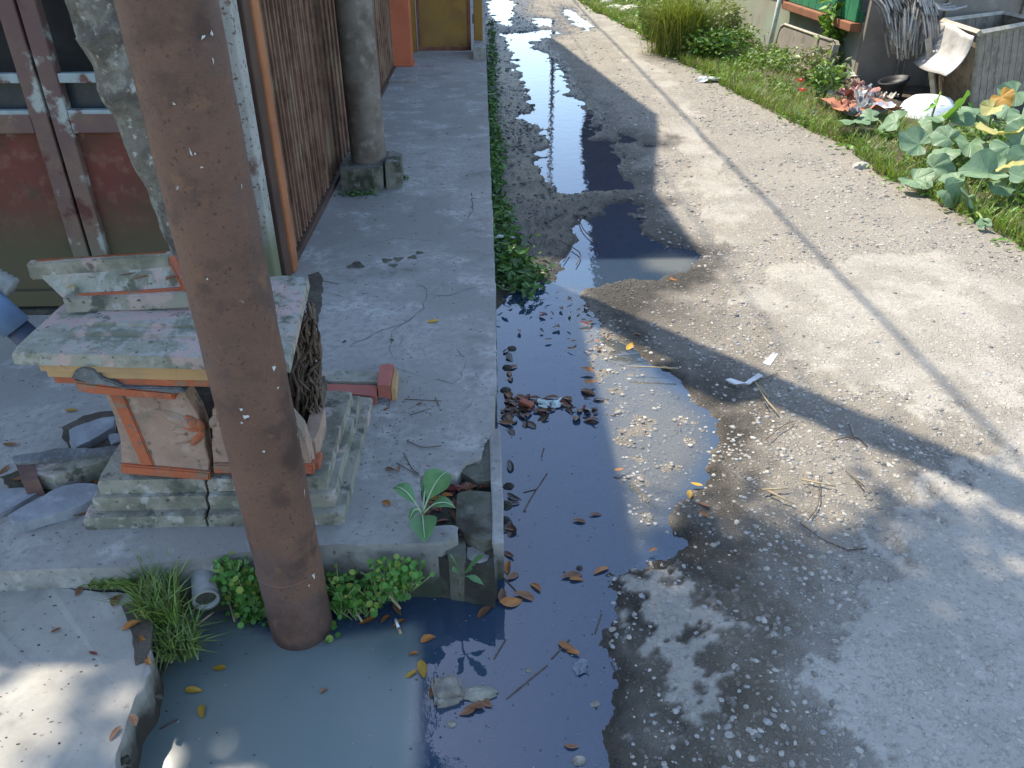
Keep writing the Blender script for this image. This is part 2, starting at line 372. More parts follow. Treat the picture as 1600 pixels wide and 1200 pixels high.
def sheet(name, xs, ys, zf, mat, fattr=None, keep=None):
    X, Y = np.meshgrid(xs, ys); Z = zf(X, Y); nx, ny = len(xs), len(ys)
    V = np.stack([X.ravel(), Y.ravel(), Z.ravel()], 1)
    i = np.arange(nx * ny).reshape(ny, nx); Q = np.stack([i[:-1, :-1].ravel(), i[:-1, 1:].ravel(), i[1:, 1:].ravel(), i[1:, :-1].ravel()], 1)
    if keep is not None:
        kp = keep(X, Y); kq = (kp[:-1, :-1] | kp[:-1, 1:] | kp[1:, 1:] | kp[1:, :-1]).ravel(); Q = Q[kq]
    me = bpy.data.meshes.new(name)
    me.vertices.add(len(V)); me.vertices.foreach_set('co', V.astype(np.float32).ravel())
    me.loops.add(len(Q) * 4); me.loops.foreach_set('vertex_index', Q.astype(np.int32).ravel())
    me.polygons.add(len(Q)); me.polygons.foreach_set('loop_start', np.arange(0, len(Q) * 4, 4, dtype=np.int32))
    me.polygons.foreach_set('loop_total', np.full(len(Q), 4, np.int32))
    me.update(calc_edges=True); me.polygons.foreach_set('use_smooth', np.ones(len(Q), bool)); me.materials.append(mat)
    for nm, fn in (fattr or {}).items():
        me.attributes.new(nm, 'FLOAT', 'POINT').data.foreach_set('value', fn(X, Y).ravel().astype(np.float32))
    me.validate(); return link(bpy.data.objects.new(name, me))
def steps(a, b, f):
    o = [a]
    while o[-1] < b: o.append(o[-1] + f(o[-1]))
    return np.array(o)
ys = steps(.3, 42, lambda y: .0085 * max(1., (y / 1.3)) ** 1.25)
xs = np.concatenate([np.arange(-1.5, -.25, .04), np.arange(-.25, 2.3, .010), np.arange(2.3, 3.6, .03)])
_c = {}
def fields(X, Y):
    if 'sd' not in _c: _c['sd'] = puddle_sd(X, Y); _c['pale'] = pale_f(X, Y)
    return _c['sd'], _c['pale']
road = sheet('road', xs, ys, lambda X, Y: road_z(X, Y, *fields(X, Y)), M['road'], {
    'pale': lambda X, Y: fields(X, Y)[1] * (1 - smooth(1.7, 2.3, Y) * (.22 + .5 * smooth(.42, .62, fbm(X * 6, Y * 6, 131, 5)))),
    'wet': lambda X, Y: np.clip(smooth(.32, .0, fields(X, Y)[0] + (fbm(X * 9, Y * 9, 41, 4) - .5) * .25) + .9 * smooth(1.25, .65, X + (fbm(X * 5, Y * 5, 44, 5) - .5) * .8) * smooth(2.9, 3.4, Y), 0, 1) * np.where(X < verge_x(Y), 1, 0) * (1 - .75 * fields(X, Y)[1]) * (1 - .8 * smooth(.06, -.05, sdf(X, Y, SHALLOW))),  # wet margins and bank; house shade across the gravel is also coloured in
    'moist': lambda X, Y: smooth(.05, -.15, sdf(X, Y, MOIST) + (fbm(X * 4, Y * 4, 51, 4) - .5) * .3) * (.42 + .58 * smooth(1.95, 1.65, Y)),
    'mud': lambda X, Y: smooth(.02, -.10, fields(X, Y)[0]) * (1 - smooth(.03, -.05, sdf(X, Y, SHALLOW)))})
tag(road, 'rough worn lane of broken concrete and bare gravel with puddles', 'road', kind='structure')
water = sheet('water', np.concatenate([np.arange(-1.5, 2.2, .025)]), steps(.3, 30, lambda y: .02 * max(1., y / 1.3)), lambda X, Y: X * 0, M['water'], {
    'murk': lambda X, Y: np.clip(smooth(.02, -.03, sdf(X, Y, PIT)) + .85 * smooth(.04, -.12, sdf(X, Y, SHALLOW)) + .55 * smooth(.08, -.06, sdf(X, Y, MILK)) + .05, 0, 1),
    'scum': lambda X, Y: smooth(.03, -.05, sdf(X, Y, PIT)),
    'opac': lambda X, Y: np.clip(.86 + .14 * smooth(.02, -.03, sdf(X, Y, PIT)) - .58 * smooth(.05, -.06, sdf(X, Y, SHALLOW)) - .2 * smooth(3., 6., Y), 0, 1)},
    keep=lambda X, Y: np.minimum.reduce([sdf(X, Y, p) for p in PUDDLES]) < .25)
tag(water, 'still gutter water and puddles, dark beside the kerb and milky in the drain pit', 'water', kind='structure')
# verge ground right of the lane, and the far ground
yy = np.concatenate([np.arange(-3, 20, .25), np.arange(20, 61, 2.)])
uu = np.concatenate([np.arange(0, 1.2, .06), np.arange(1.2, 18, .8)])
U_, Y_ = np.meshgrid(uu, yy); X_ = verge_x(Y_) + U_ - .06 + (fbm(Y_ * 3, U_ * 0, 5, 3) - .5) * .16
Z_ = .030 + .055 * smooth(.0, .25, U_) + (fbm(X_ * 6, Y_ * 6, 9, 3) - .5) * .04 * smooth(0, .2, U_)
Z_[:, 0] = -.05
V = np.stack([X_.ravel(), Y_.ravel(), Z_.ravel()], 1); i_ = np.arange(U_.size).reshape(U_.shape)
Q = np.stack([i_[:-1, :-1].ravel(), i_[:-1, 1:].ravel(), i_[1:, 1:].ravel(), i_[1:, :-1].ravel()], 1)
tag(mk('verge', V, Q, M['soil'], smooth=True), 'strip of dark soil beside the lane under the weeds', 'verge', kind='structure')
mk('ground', [(-400, -400, -.45), (400, -400, -.45), (400, 400, -.45), (-400, 400, -.45)], [(0, 1, 2, 3)], M['ground'])['kind'] = 'structure'

# flecks of scum afloat
_fx = []
for _ in range(420):
    x, y = (random.uniform(640, 950), random.uniform(890, 1200)) if random.random() < .5 else (random.uniform(790, 960), random.uniform(470, 880))
    if random.random() < .15: x, y = random.uniform(240, 640), random.uniform(1000, 1200)
    _fx.append((G(x, y, .0015), random.uniform(.0008, .0034)))
fv_ = []; ff_ = []; ft_ = []
for p, r_ in _fx:
    o_ = len(fv_); n_ = random.randint(4, 6); a0 = random.uniform(0, 6); st = random.uniform(.4, 1.); tn = random.choice(((.34, .36, .36), (.20, .21, .20), (.05, .045, .04), (.10, .08, .06)))
    for j in range(n_): th = a0 + j / n_ * 6.283; fv_.append((p[0] + r_ * math.cos(th) * random.uniform(.7, 1.3), p[1] + r_ * st * math.sin(th), p[2])); ft_.append(tn)
    ff_.append(tuple(range(o_, o_ + n_)))
FLECKS = (fv_, ff_, ft_)

# ---- raised pavement with its broken corner
def wig(pts, a, seed, sub=.03):
    out = []
    for i in range(len(pts) - 1):
        p = np.array(pts[i]); q = np.array(pts[i + 1]); L = np.linalg.norm(q - p); n = max(1, int(L / sub)); nr = np.array([-(q - p)[1], (q - p)[0]]) / (L + 1e-9)
        for j in range(n):
            c = p + (q - p) * j / n; out.append(tuple(c + nr * (float(fbm(np.array([c[0] * 20]), np.array([c[1] * 20]), seed, 3)[0]) - .5) * 2 * a))
    out.append(tuple(pts[-1])); return out
PZ = .2
front = wig(G2([(-600, 905), (0, 893), (200, 885), (390, 862), (520, 850), (690, 849)], PZ), .006, 3)
brk = wig(G2([(690, 849), (716, 836), (713, 819), (661, 823), (655, 741), (712, 741), (728, 722), (752, 713), (757, 690), (773, 668)], PZ), .005, 5, .012)
curb = wig([brk[-1], (.035, 3.0), (.035, 6), (.035, 12), (.035, 40.)], .012, 8, .025)
outline = front + brk[1:] + curb[1:] + [(-3.4, 40.)]
pav = prism('pavement', outline, -.25, PZ, M['pavement'], bev=.006)
tag(pav, 'raised grey cement pavement with cracks and a broken corner by the gutter', 'pavement', kind='structure')
c0 = G(774, 672, PZ)
box('kerb_edge', .002, .034, 1.575, float(c0[1]) + .02, .06, .192, M['pavement'], pav, bev=.004, cuts=5, rough=.006)
prism('footing', G2([(640, 700), (771, 650), (774, 905), (600, 870), (640, 760)], .11), -.25, .15, M['footing'], pav, rough=.008, seed=3, sub=.03)
prism('broken_slab', G2([(713, 742), (729, 722), (753, 713), (758, 690), (774, 672), (774, 756), (744, 760), (728, 748)], .17), .05, .186, M['mossy'], pav, bev=.003, rough=.002, seed=5, sub=.02)
prism('broken_slab', G2([(714, 769), (735, 764), (772, 768), (772, 840), (752, 845), (726, 832), (712, 818)], .19), .02, .187, M['mossy'], pav, bev=.004, rough=.002, seed=9, sub=.02)
prism('broken_slab', G2([(731, 853), (758, 845), (773, 862), (776, 885), (748, 893), (728, 884)], .12), -.02, .15, M['pavement'], pav, bev=.006, rough=.006, seed=12, sub=.015)
prism('broken_slab', G2([(692, 856), (716, 842), (729, 850), (727, 886), (702, 884)], .13), -.02, .165, M['mossy'], pav, bev=.005, rough=.006, seed=15, sub=.015)
apron = prism('apron', wig(G2([(-600, 920), (0, 915), (120, 922), (215, 930), (232, 985), (236, 1040), (222, 1075), (196, 1110), (186, 1160), (176, 1210), (165, 1330)], .13), .012, 21, .02) + [(-.8, .2), (-3.4, .2)], -.25, .13, M['apron'], bev=.006, rough=.007, seed=2)
tag(apron, 'lower cement apron with a crumbling edge beside the milky pit', 'pavement', kind='structure')

for i in range(34):
    x, y = [(232, 985), (236, 1040), (222, 1075), (196, 1110), (186, 1160), (176, 1205)][i % 6]
    c = G(x + random.uniform(-6, 26), y + random.uniform(-22, 22), random.uniform(.0, .10)); V, Fc = rock_mesh(300 + i, 1, .7, .3)
    mk('rubble', V * random.uniform(.006, .020) + c, Fc, M['footing'] if i % 3 else M['apron'], apron)
# cracks and worn pits of the pavement: thin broken lines of dark dirt filling the gaps
M['crack'] = pm('crack_dirt', [(.055, .052, .048), ((.09, .085, .075), 30, .4, .6)], rough=1, bump=0)
def crack(pts, w, seed, z=PZ):
    P = G2(pts, z); P = wig(P, .012, seed, .012); V = []; Fc = []
    for i, p in enumerate(P):
        q = np.array(P[min(i + 1, len(P) - 1)]) - np.array(P[max(i - 1, 0)]); nr = np.array([-q[1], q[0]]) / (np.linalg.norm(q) + 1e-9)
        ww = w * (.35 + 1.1 * float(vnoise(np.array([i * .6]), np.array([seed * 1.]), seed)[0])) * min(1, .3 + i * .2, .3 + (len(P) - 1 - i) * .2)
        V += [(p[0] + nr[0] * ww, p[1] + nr[1] * ww, z + .0012), (p[0] - nr[0] * ww, p[1] - nr[1] * ww, z + .0012)]
        if i: Fc.append((2 * i - 2, 2 * i, 2 * i + 1, 2 * i - 1))
    return mk('crack', V, Fc, M['crack'], pav)
for j, (pts, w) in enumerate([([(650, 445), (668, 452), (662, 480), (640, 500), (600, 515), (548, 540)], .0022), ([(668, 460), (700, 462), (745, 448)], .002), ([(622, 548), (640, 500)], .0009),
                              ([(712, 545), (728, 560), (722, 590), (708, 600), (680, 592)], .0022), ([(728, 555), (768, 545)], .0016), ([(740, 620), (730, 640), (725, 650)], .0016), ([(530, 590), (600, 570), (660, 590)], .0012),
                              ([(735, 300), (740, 330), (728, 345)], .004), ([(560, 388), (620, 372), (690, 378)], .002), ([(480, 455), (520, 460), (548, 470)], .0018), ([(640, 500), (610, 520), (612, 560)], .0015)]):
    crack(pts, w * .6, 60 + j)
for (x, y, r) in ((556, 415, 13), (604, 407, 8), (622, 405, 8), (645, 402, 7), (615, 415, 7), (655, 395, 6)):
    c = G(x, y, PZ); V = [(c[0], c[1], PZ + .0010)]; a = depth(c) / FPX * r
    for i in range(14):
        th = i / 14 * 6.283; q = a * (1 + .25 * math.sin(3 * th + x)); V.append((c[0] + q * math.cos(th), c[1] + q * 1.1 * math.sin(th), PZ + .0010))
    mk('worn_pit', V, [(0, i + 1, (i + 1) % 14 + 1) for i in range(14)], M['footing'] if r > 99 else M['mossy'], pav)

# ---- pebbles bedded in the lane
RAMP = np.array([(.36, .335, .295), (.44, .40, .335), (.29, .27, .24), (.49, .45, .38), (.22, .20, .175), (.33, .285, .235), (.34, .335, .32)])
def pebble_material():
    k = NT('pebble_stone'); v = k.coord('World')
    a = k.attr('tone').outputs['Color']
    c = k.mix(k.ramp(k.noise(v, 160, 4), .35, .7), a, k.mix(1., a, (.72, .70, .66), 'MULTIPLY'))
    k.link(c, k.b.inputs['Base Color']); k.b.inputs['Roughness'].default_value = .75
    k.link(k.bump(k.noise(v, 300, 4), .3, .002), k.b.inputs['Normal']); return k.m
M['pebble'] = pebble_material()
ROCKS = [rock_mesh(s, 1, .42, .26) for s in range(8)]
def scatter(n, x0, x1, y0, y1, rmin, rmax, dens):
    X = RNG.uniform(x0, x1, n); Y = RNG.uniform(y0, y1, n)
    ok = RNG.random(n) < dens(X, Y); X, Y = X[ok], Y[ok]
    r = rmin + (rmax - rmin) * RNG.random(len(X)) ** 2.6
    return np.stack([X, Y, r], 1)
def dens(X, Y):
    sd = puddle_sd(X, Y); pl = pale_f(X, Y); edge = X < verge_x(Y) - .05
    sh = smooth(.03, -.03, sdf(X, Y, SHALLOW))
    clump = smooth(.34, .58, fbm(X * 3, Y * 3, 91, 4))
    d = (1 - pl) * (.28 + .70 * clump) + pl * .05
    d = np.where(sd > 0, d, np.where(sh > .5, 1., np.where(sd > -.05, .55, .03)))
    return d * edge * (X > .06)
peb = np.concatenate([scatter(9000, .3, 2.1, .95, 2.2, .0025, .0125, dens), scatter(12000, .1, 2.9, 2.2, 4.2, .0035, .014, dens), scatter(9000, .06, 3., 4.2, 9, .007, .020, dens), scatter(2500, .06, 2.6, 9, 17, .011, .027, dens)])
pz = road_z(peb[:, 0], peb[:, 1])
vis = peb[:, 2] / np.maximum(peb[:, 1], .5)
order = np.argsort(-vis)
base_rocks = []
for s in range(8):
    V, Fc = ROCKS[s]; V = V * 1.
    for t in range(3):
        me = bpy.data.meshes.new('pebble'); me.from_pydata([tuple(v) for v in V], [], [tuple(f) for f in Fc]); me.materials.append(M['pebble'])
        A = np.ones((len(V), 4), np.float32); A[:, :3] = RAMP[(s * 3 + t) % len(RAMP)]
        me.attributes.new('tone', 'FLOAT_COLOR', 'POINT').data.foreach_set('color', A.ravel())
        me.polygons.foreach_set('use_smooth', [True] * len(me.polygons)); base_rocks.append(me)
for j in order[:290]:
    o = bpy.data.objects.new('pebble', base_rocks[random.randrange(24)]); link(o, road)
    r = peb[j, 2]; o.location = (peb[j, 0], peb[j, 1], pz[j] - r * .06); o.scale = (r, r, r); o.rotation_euler = (random.uniform(-.3, .3), random.uniform(-.3, .3), random.uniform(0, 6.3))
VV = []; FF = []; TT = []; off = 0
for j in order[290:]:
    V, Fc = ROCKS[j % 8] if peb[j, 1] < 3.5 else ROCKS8[j % 8] if 'ROCKS8' in globals() else ROCKS[j % 8]
    r = peb[j, 2]; th = RNG.uniform(0, 6.28); c, s = math.cos(th), math.sin(th)
    P = np.stack([(V[:, 0] * c - V[:, 1] * s) * r + peb[j, 0], (V[:, 0] * s + V[:, 1] * c) * r + peb[j, 1], V[:, 2] * r + pz[j] + r * (.06 if abs(pz[j]) < .012 and peb[j, 1] < 3.3 else -.08)], 1)
    VV.append(P); FF.append(np.array(Fc) + off); off += len(V); TT.append(np.repeat(RAMP[RNG.integers(0, 7)][None] * RNG.uniform(.6, 1.25) * (1 - .68 * float(smooth(1.2, .75, peb[j, 0]) * smooth(3.0, 3.5, peb[j, 1]))), len(V), 0))  # stone tone lowered for the damp bank and the painted house shade
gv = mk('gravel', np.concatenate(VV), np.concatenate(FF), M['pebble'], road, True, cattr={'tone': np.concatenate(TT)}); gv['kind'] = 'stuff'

# dirt lying on the pavement among the fragments, and loose grit
def dirt(pts, z, seed, mat):
    P = wig(G2(pts + [pts[0]], z), .015, seed, .02)[:-1]; return prism('dirt_patch', P, z - .01, z + .0025, mat, pav, rough=.0012, seed=seed)
dirt([(0, 745), (30, 735), (70, 748), (150, 715), (195, 700), (195, 735), (172, 780), (140, 800), (60, 770), (20, 770)], PZ, 71, M['soil'])
dirt([(95, 668), (130, 650), (185, 640), (190, 700), (150, 712), (110, 705)], PZ, 73, M['soil'])
dirt([(480, 430), (500, 425), (505, 450), (498, 500), (488, 520), (480, 470)], PZ, 75, M['soil'])
dirt([(225, 930), (240, 935), (243, 990), (232, 1035), (212, 1040), (205, 985), (190, 945)], .13, 77, M['soil'])
gp_ = np.array([G(x, y, PZ) for x, y in zip(np.concatenate([RNG.uniform(480, 765, 260), RNG.normal(640, 40, 160), RNG.uniform(0, 180, 120), RNG.uniform(540, 760, 120)]), np.concatenate([RNG.uniform(430, 840, 260), RNG.normal(660, 45, 160), RNG.uniform(560, 870, 120), RNG.uniform(150, 430, 120)]))])
gp_ = gp_[(gp_[:, 0] < .02) & (gp_[:, 1] > 1.6)]
ga = np.array([G(x, y, .13) for x, y in zip(RNG.uniform(-20, 225, 110), RNG.uniform(930, 1200, 110))])
VV = []; FF = []; TT = []; off = 0
for p in np.concatenate([gp_, ga]):
    if p[2] < .15 and p[0] > -.85: continue
    V, Fc = ROCKS[RNG.integers(0, 8)]; r = RNG.uniform(.0008, .0032) * max(1, p[1] / 2.5); th = RNG.uniform(0, 6.28); c, s_ = math.cos(th), math.sin(th)
    VV.append(np.stack([(V[:, 0] * c - V[:, 1] * s_) * r * RNG.uniform(1, 2.2) + p[0], (V[:, 0] * s_ + V[:, 1] * c) * r + p[1], V[:, 2] * r + p[2]], 1)); FF.append(np.array(Fc) + off); off += len(V); TT.append(np.tile(np.array((.06, .05, .04)) * RNG.uniform(.6, 2.2), (len(V), 1)))
gr_ = mk('grit', np.concatenate(VV), np.concatenate(FF), M['pebble'], pav, True, cattr={'tone': np.concatenate(TT)}); gr_['kind'] = 'stuff'

fl_ = mk('floating_scum', FLECKS[0], FLECKS[1], M['pebble'], water, cattr={'tone': np.array(FLECKS[2])}); fl_['kind'] = 'stuff'
# ================================================================ LEFT SIDE: shop front, shutter, posts
M['rust'] = pm('rusty_iron', [(.140, .074, .050), ((.172, .092, .060), 4, .35, .62), ((.092, .054, .040), 9, .48, .66, 10), ((.115, .077, .065), 2.2, .48, .62), ((.19, .10, .06), 14, .58, .70, 10), ((.18, .095, .058), 45, .56, .75), ((.075, .042, .032), 110, .58, .70), ((.075, .042, .03), 3.3, .56, .66, 10), ((.33, .30, .27), 26, .74, .78, 3)], rough=.62, bump=.35, bscale=110, bdist=.006, spec=.3, moss=((.022, .017, .014), -.05, .06))
M['postcon'] = pm('stained_post_concrete', [(.20, .17, .135), ((.13, .105, .08), 5, .4, .65), ((.26, .23, .19), 14, .5, .7), ((.10, .075, .055), 3, .5, .7)], rough=.85, bump=.4, bscale=60)
M['plinth'] = pm('mossy_plinth', [(.17, .16, .13), ((.06, .065, .04), 8, .42, .62), ((.24, .23, .20), 20, .5, .7)], rough=.9, bump=.8, bscale=35, bdist=.012)
M['shut_dark'] = pm('brown_shutter_paint', [(.090, .050, .036), ((.060, .036, .028), 4, .4, .65), ((.13, .09, .05), 2.5, .55, .75)], rough=.55, bump=.15, bscale=50)
M['shut_rib'] = pm('worn_shutter_rib', [(.215, .12, .078), ((.12, .062, .040), 6, .4, .6), ((.27, .185, .12), 3, .5, .7)], rough=.5, bump=.15, bscale=60)
M['pale_post'] = pm('peeling_pale_paint', [(.40, .385, .345), ((.31, .305, .265), 6, .45, .65), ((.12, .07, .05), 55, .57, .66, 4), ((.19, .11, .08), 7, .58, .68)], rough=.7, bump=.5, bscale=60, moss=((.17, .175, .10), .35, .62))
M['orange_paint'] = pm('orange_brown_paint', [(.40, .155, .065), ((.30, .11, .05), 5, .4, .7), ((.47, .20, .09), 14, .55, .75)], rough=.55, bump=.2, bscale=40)
M['pillar_orange'] = pm('orange_pillar_paint', [(.56, .155, .075), ((.47, .13, .065), 4, .4, .7), ((.60, .20, .11), 12, .55, .75)], rough=.75, bump=.2, bscale=40)
M['gate_yellow'] = pm('ochre_gate_paint', [(.30, .165, .03), ((.22, .12, .03), 4, .4, .65), ((.26, .15, .05), 2, .45, .7), ((.07, .03, .02), 16, .68, .75)], rough=.5, bump=.2, bscale=40)
M['gate_frame'] = pm('rusty_gate_frame', [(.18, .07, .05), ((.24, .11, .06), 12, .4, .65), ((.09, .04, .03), 7, .5, .7)], rough=.7, bump=.4, bscale=60)
M['block'] = pm('pale_block', [(.42, .46, .46), ((.33, .38, .39), 18, .4, .65)], rough=.6, bump=.4, bscale=30)
M['dark'] = pm('unlit_interior_plaster', [(.03, .027, .025), ((.05, .045, .04), 4, .4, .6)], rough=.9, bump=0)  # near-black: the darkness of unlit rooms put into the colour
M['plaster'] = pm('aged_plaster', [(.42, .38, .32), ((.32, .29, .25), 2, .4, .65), ((.22, .20, .17), 5, .6, .75)], rough=.9, bump=.3, bscale=30)
M['roof'] = pm('rusty_roof_sheet', [(.20, .12, .085), ((.13, .08, .06), 3, .4, .65)], rough=.7, bump=.3, bscale=30)
M['door_red'] = pm('weathered_red_door', [(.135, .036, .024), ((.085, .036, .021), 2.2, .42, .6), ((.065, .050, .026), 3.2, .54, .68), ((.17, .075, .048), 16, .48, .70, 9), ((.20, .15, .12), 9, .60, .70, 9), ((.17, .20, .15), 4.5, .64, .70)], rough=.75, bump=.5, bscale=50, moss=((.085, .072, .038), .42, .78))
M['door_stile'] = pm('peeling_door_frame', [(.17, .105, .075), ((.13, .075, .065), 3, .40, .58), ((.32, .33, .29), 7.5, .55, .63), ((.10, .035, .028), 4.4, .56, .64), ((.12, .09, .06), 25, .55, .7)], rough=.75, bump=.5, bscale=60, moss=((.12, .15, .10), .3, .6))
M['door_rail'] = pm('pale_green_rail', [(.31, .35, .34), ((.22, .25, .24), 8, .4, .65), ((.13, .06, .045), 11, .58, .66)], rough=.7, bump=.4, bscale=60)
M['glass_dark'] = pm('dusty_dark_glass', [(.022, .030, .040), ((.035, .045, .055), 5, .4, .6)], rough=.25, bump=.0, spec=.5)

# the house with the red double door: wall behind, roof above, door leaves, corner post
house = empty('shop_house', (-1.6, 3.2, .2), 'low shop house with weathered red-brown doors and peeling pale corner post', 'house')
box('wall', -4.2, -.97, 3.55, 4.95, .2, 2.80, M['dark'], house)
box('wall', -4.2, -.97, 4.97, 6.57, .2, 2.42, M['plaster'], house)
box('roof', -4.3, -.865, 2.755, 4.95, 2.82, 2.90, M['roof'], house)
box('fascia', -4.2, -.95, 3.02, 3.5, 1.9, 2.80, M['plaster'], house)
YD = 3.0
DT = 1.88
def door_leaf(x0, x1, hinge):
    d = box('door', x0, x1, YD + .030, YD + .045, .24, .945, M['door_red'], house, bev=.003)
    w = x1 - x0; s = .062
    for a, b in ((x0, x0 + s), (x1 - s, x1)): box('stile', a, b, YD, YD + .05, .23, DT, M['door_stile'], d, bev=.005)
    mid = (x0 + x1) / 2
    box('mullion', mid - .02, mid + .02, YD + .006, YD + .042, 1.005, DT, M['door_stile'], d, bev=.004)
    box('rail', x0 + s + .001, x1 - s - .001, YD + .002, YD + .048, .93, 1.0, M['door_stile'], d, bev=.005)
    box('rail', x0 + s + .001, x1 - s - .001, YD + .004, YD + .040, .985, 1.012, M['door_rail'], d, bev=.003)
    box('rail', x0 + s + .001, x1 - s - .001, YD + .004, YD + .040, 1.105, 1.138, M['door_rail'], d, bev=.004)
    box('rail', x0 + s + .001, x1 - s - .001, YD + .002, YD + .048, .232, .30, M['door_red'], d, bev=.004)
    box('pane', x0 + s, x1 - s, YD + .055, YD + .060, 1.0, 1.12, M['glass_dark'], d)
    return d
door_leaf(-2.12, -1.583, 0); door_leaf(-1.572, -1.035, 1); door_leaf(-2.68, -2.13, 0)
box('corner_post', -.972, -.902, 3.16, 3.25, .2, 2.8, M['pale_post'], house, bev=.008)
box('jamb', -1.03, -.985, 3.03, 3.15, .2, 2.8, M['door_stile'], house, bev=.006)
box('threshold', -2.7, -1.03, 2.99, 3.1, .2, .222, M['footing'], house, bev=.004)
# leaning bundle in the far corner of the door: blue pipe with ribbed grey end
bp = empty('blue_pipe', G(0, 530, .2), 'blue plastic pipe with grey ribbed collar leaning by the red door', 'pipe')
a = WY(-30, 470, 2.2); b_ = G(70, 575, .2); b_ = np.array([b_[0], b_[1] + .0, .24])
M['blue_pl'] = pm('faded_blue_plastic', [(.16, .24, .36), ((.12, .19, .30), 8, .4, .65)], rough=.5, bump=.1)
M['navy_pl'] = pm('dark_navy_plastic', [(.035, .045, .075), ((.05, .06, .09), 12, .4, .65)], rough=.5, bump=.1)
M['grey_pl'] = pm('grey_plastic', [(.30, .30, .28), ((.20, .20, .18), 14, .4, .65), ((.12, .11, .09), 30, .6, .7)], rough=.6, bump=.3, bscale=50)
p0 = WY(-40, 452, 2.0); p1 = WY(26, 512, 2.0); p2 = WY(75, 556, 2.0)
tube('sleeve', [p0, p1], .042, M['blue_pl'], bp, 16); tube('tip', [p1 + (p2 - p1) * .02, p2], .034, M['navy_pl'], bp, 16)
q0 = WY(-30, 425, 2.05); q1 = WY(20, 452, 2.05)
tube('collar', [q0 + (q1 - q0) * t for t in np.linspace(0, 1, 13)], [.030 + (.005 if i % 2 else 0) for i in range(13)], M['grey_pl'], bp, 16)

# folding shutter along the pavement
shut = empty('folding_shutter', (-.93, 6., .2), 'long brown ribbed folding shutter along the pavement', 'shutter')
box('backing', -.955, -.93, 3.52, 8.62, .205, 2.35, M['shut_dark'], shut)
box('bottom_rail', -.928, -.89, 3.52, 8.62, .203, .235, M['shut_dark'], shut, bev=.004)
bm = bmesh.new(); bm_box(bm, -.93, -.908, -.0075, .0075, .236, 2.35); bmesh.ops.bevel(bm, geom=bm.edges[:], offset=.004, segments=1, affect='EDGES')
slat0 = mkbm('slat', bm, M['shut_rib'], shut); slat0.location = (0, 3.55, 0)
y = 3.55; n = 0
while y < 8.55:
    y += .070; n += 1
    share('slat', slat0, shut, (random.uniform(-.002, .002) - (.004 if n % 2 else 0), y + random.uniform(-.002, .002), 0), (0, 0, 0))
op = tag(box('shutter_post', -.935, -.878, 3.385, 3.475, .2, 2.6, M['orange_paint'], None, bev=.010, seg=3), 'narrow orange brown post at the near end of the ribbed shutter', 'post')
tag(box('shutter_channel', -.95, -.89, 3.275, 3.375, .2, 2.6, M['shut_dark'], None, bev=.006), 'dark brown upright channel between pale post and orange post', 'post')

# taller houses behind, whose shade lies across the lane
def roof_block(name, prof, x0, x1, mat, label):
    h = empty(name, (x1, prof[0][0], .2), label, 'house')
    V = []; n = len(prof)
    for X in (x0, x1):
        V += [(X, y, .2) for y, z in prof] + [(X, y, z) for y, z in prof]
    Fc = []
    for i in range(n - 1):
        Fc += [(i, i + 1, n + i + 1, n + i), (2 * n + i + 1, 2 * n + i, 3 * n + i, 3 * n + i + 1), (n + i, n + i + 1, 3 * n + i + 1, 3 * n + i)]
    Fc += [(0, n, 3 * n, 2 * n), (n - 1, 2 * n + n - 1, 3 * n + n - 1, n + n - 1)]
    mk('wall', V, Fc, mat, h)
    return h
h2 = roof_block('tall_house', [(6.6, 4.85), (7.65, 4.75), (10.35, 5.75)], -4.5, -.985, M['plaster'], 'taller plastered house rising behind the ribbed shutter')
h3 = roof_block('far_house', [(10.4, 5.75), (14, 4.7), (17.5, 3.6), (30, 3.4)], -5., -1.02, M['plaster'], 'plastered house beyond the ochre gate')
# white block strip, orange pillar, ochre gate, slab, kerb block
bs = empty('block_screen', (-.99, 8.72, .2), 'narrow screen of pale grey blocks beside the orange pillar', 'wall')
for i in range(8):
    box('block', -1.06, -.952, 8.70, 8.80, .205 + i * .215, .205 + i * .215 + .205, M['block'], bs, bev=.006)
    for j in range(3): box('rib', -1.05 + j * .034, -1.032 + j * .034, 8.692, 8.699, .215 + i * .215, .40 + i * .215, M['block'], bs)
box('mortar', -1.055, -.956, 8.712, 8.79, .2, 1.95, M['mossy'], bs)
pl = empty('orange_pillar', (-.84, 8.85, .2), 'square orange painted pillar beside the ochre gate', 'pillar')
box('shaft', -.945, -.735, 8.75, 8.98, .2, 3., M['pillar_orange'], pl, bev=.006); box('foot', -.962, -.722, 8.735, 8.99, .2, .232, M['pillar_orange'], pl, bev=.006)
gt = empty('metal_gate', (-.4, 9.7, .2), 'ochre sheet metal gate with rusty frame closing off the pavement', 'gate')
box('panel', -.70, -.145, 9.715, 9.725, .25, 1.7, M['gate_yellow'], gt)
for a, b in ((-.735, -.70), (-.165, -.13)): box('stile', a, b, 9.70, 9.735, .215, 1.75, M['gate_frame'], gt, bev=.005)
for a in (.215, .80): box('rail', -.70, -.165, 9.702, 9.733, a, a + .04, M['gate_frame'], gt, bev=.005)
box('side_panel', -.80, -.745, 9.72, 9.74, .2, 1.7, M['gate_yellow'], gt)
gp = empty('gate_post', (-.04, 9.72, .2), 'ochre painted gate post beside the lane', 'post')
box('shaft', -.095, .005, 9.66, 9.78, .2, 1.8, M['gate_yellow'], gp, bev=.01); box('hinge', -.110, -.097, 9.675, 9.70, .5, .6, M['gate_frame'], gp); box('hinge', -.110, -.097, 9.675, 9.70, 1.1, 1.2, M['gate_frame'], gp)
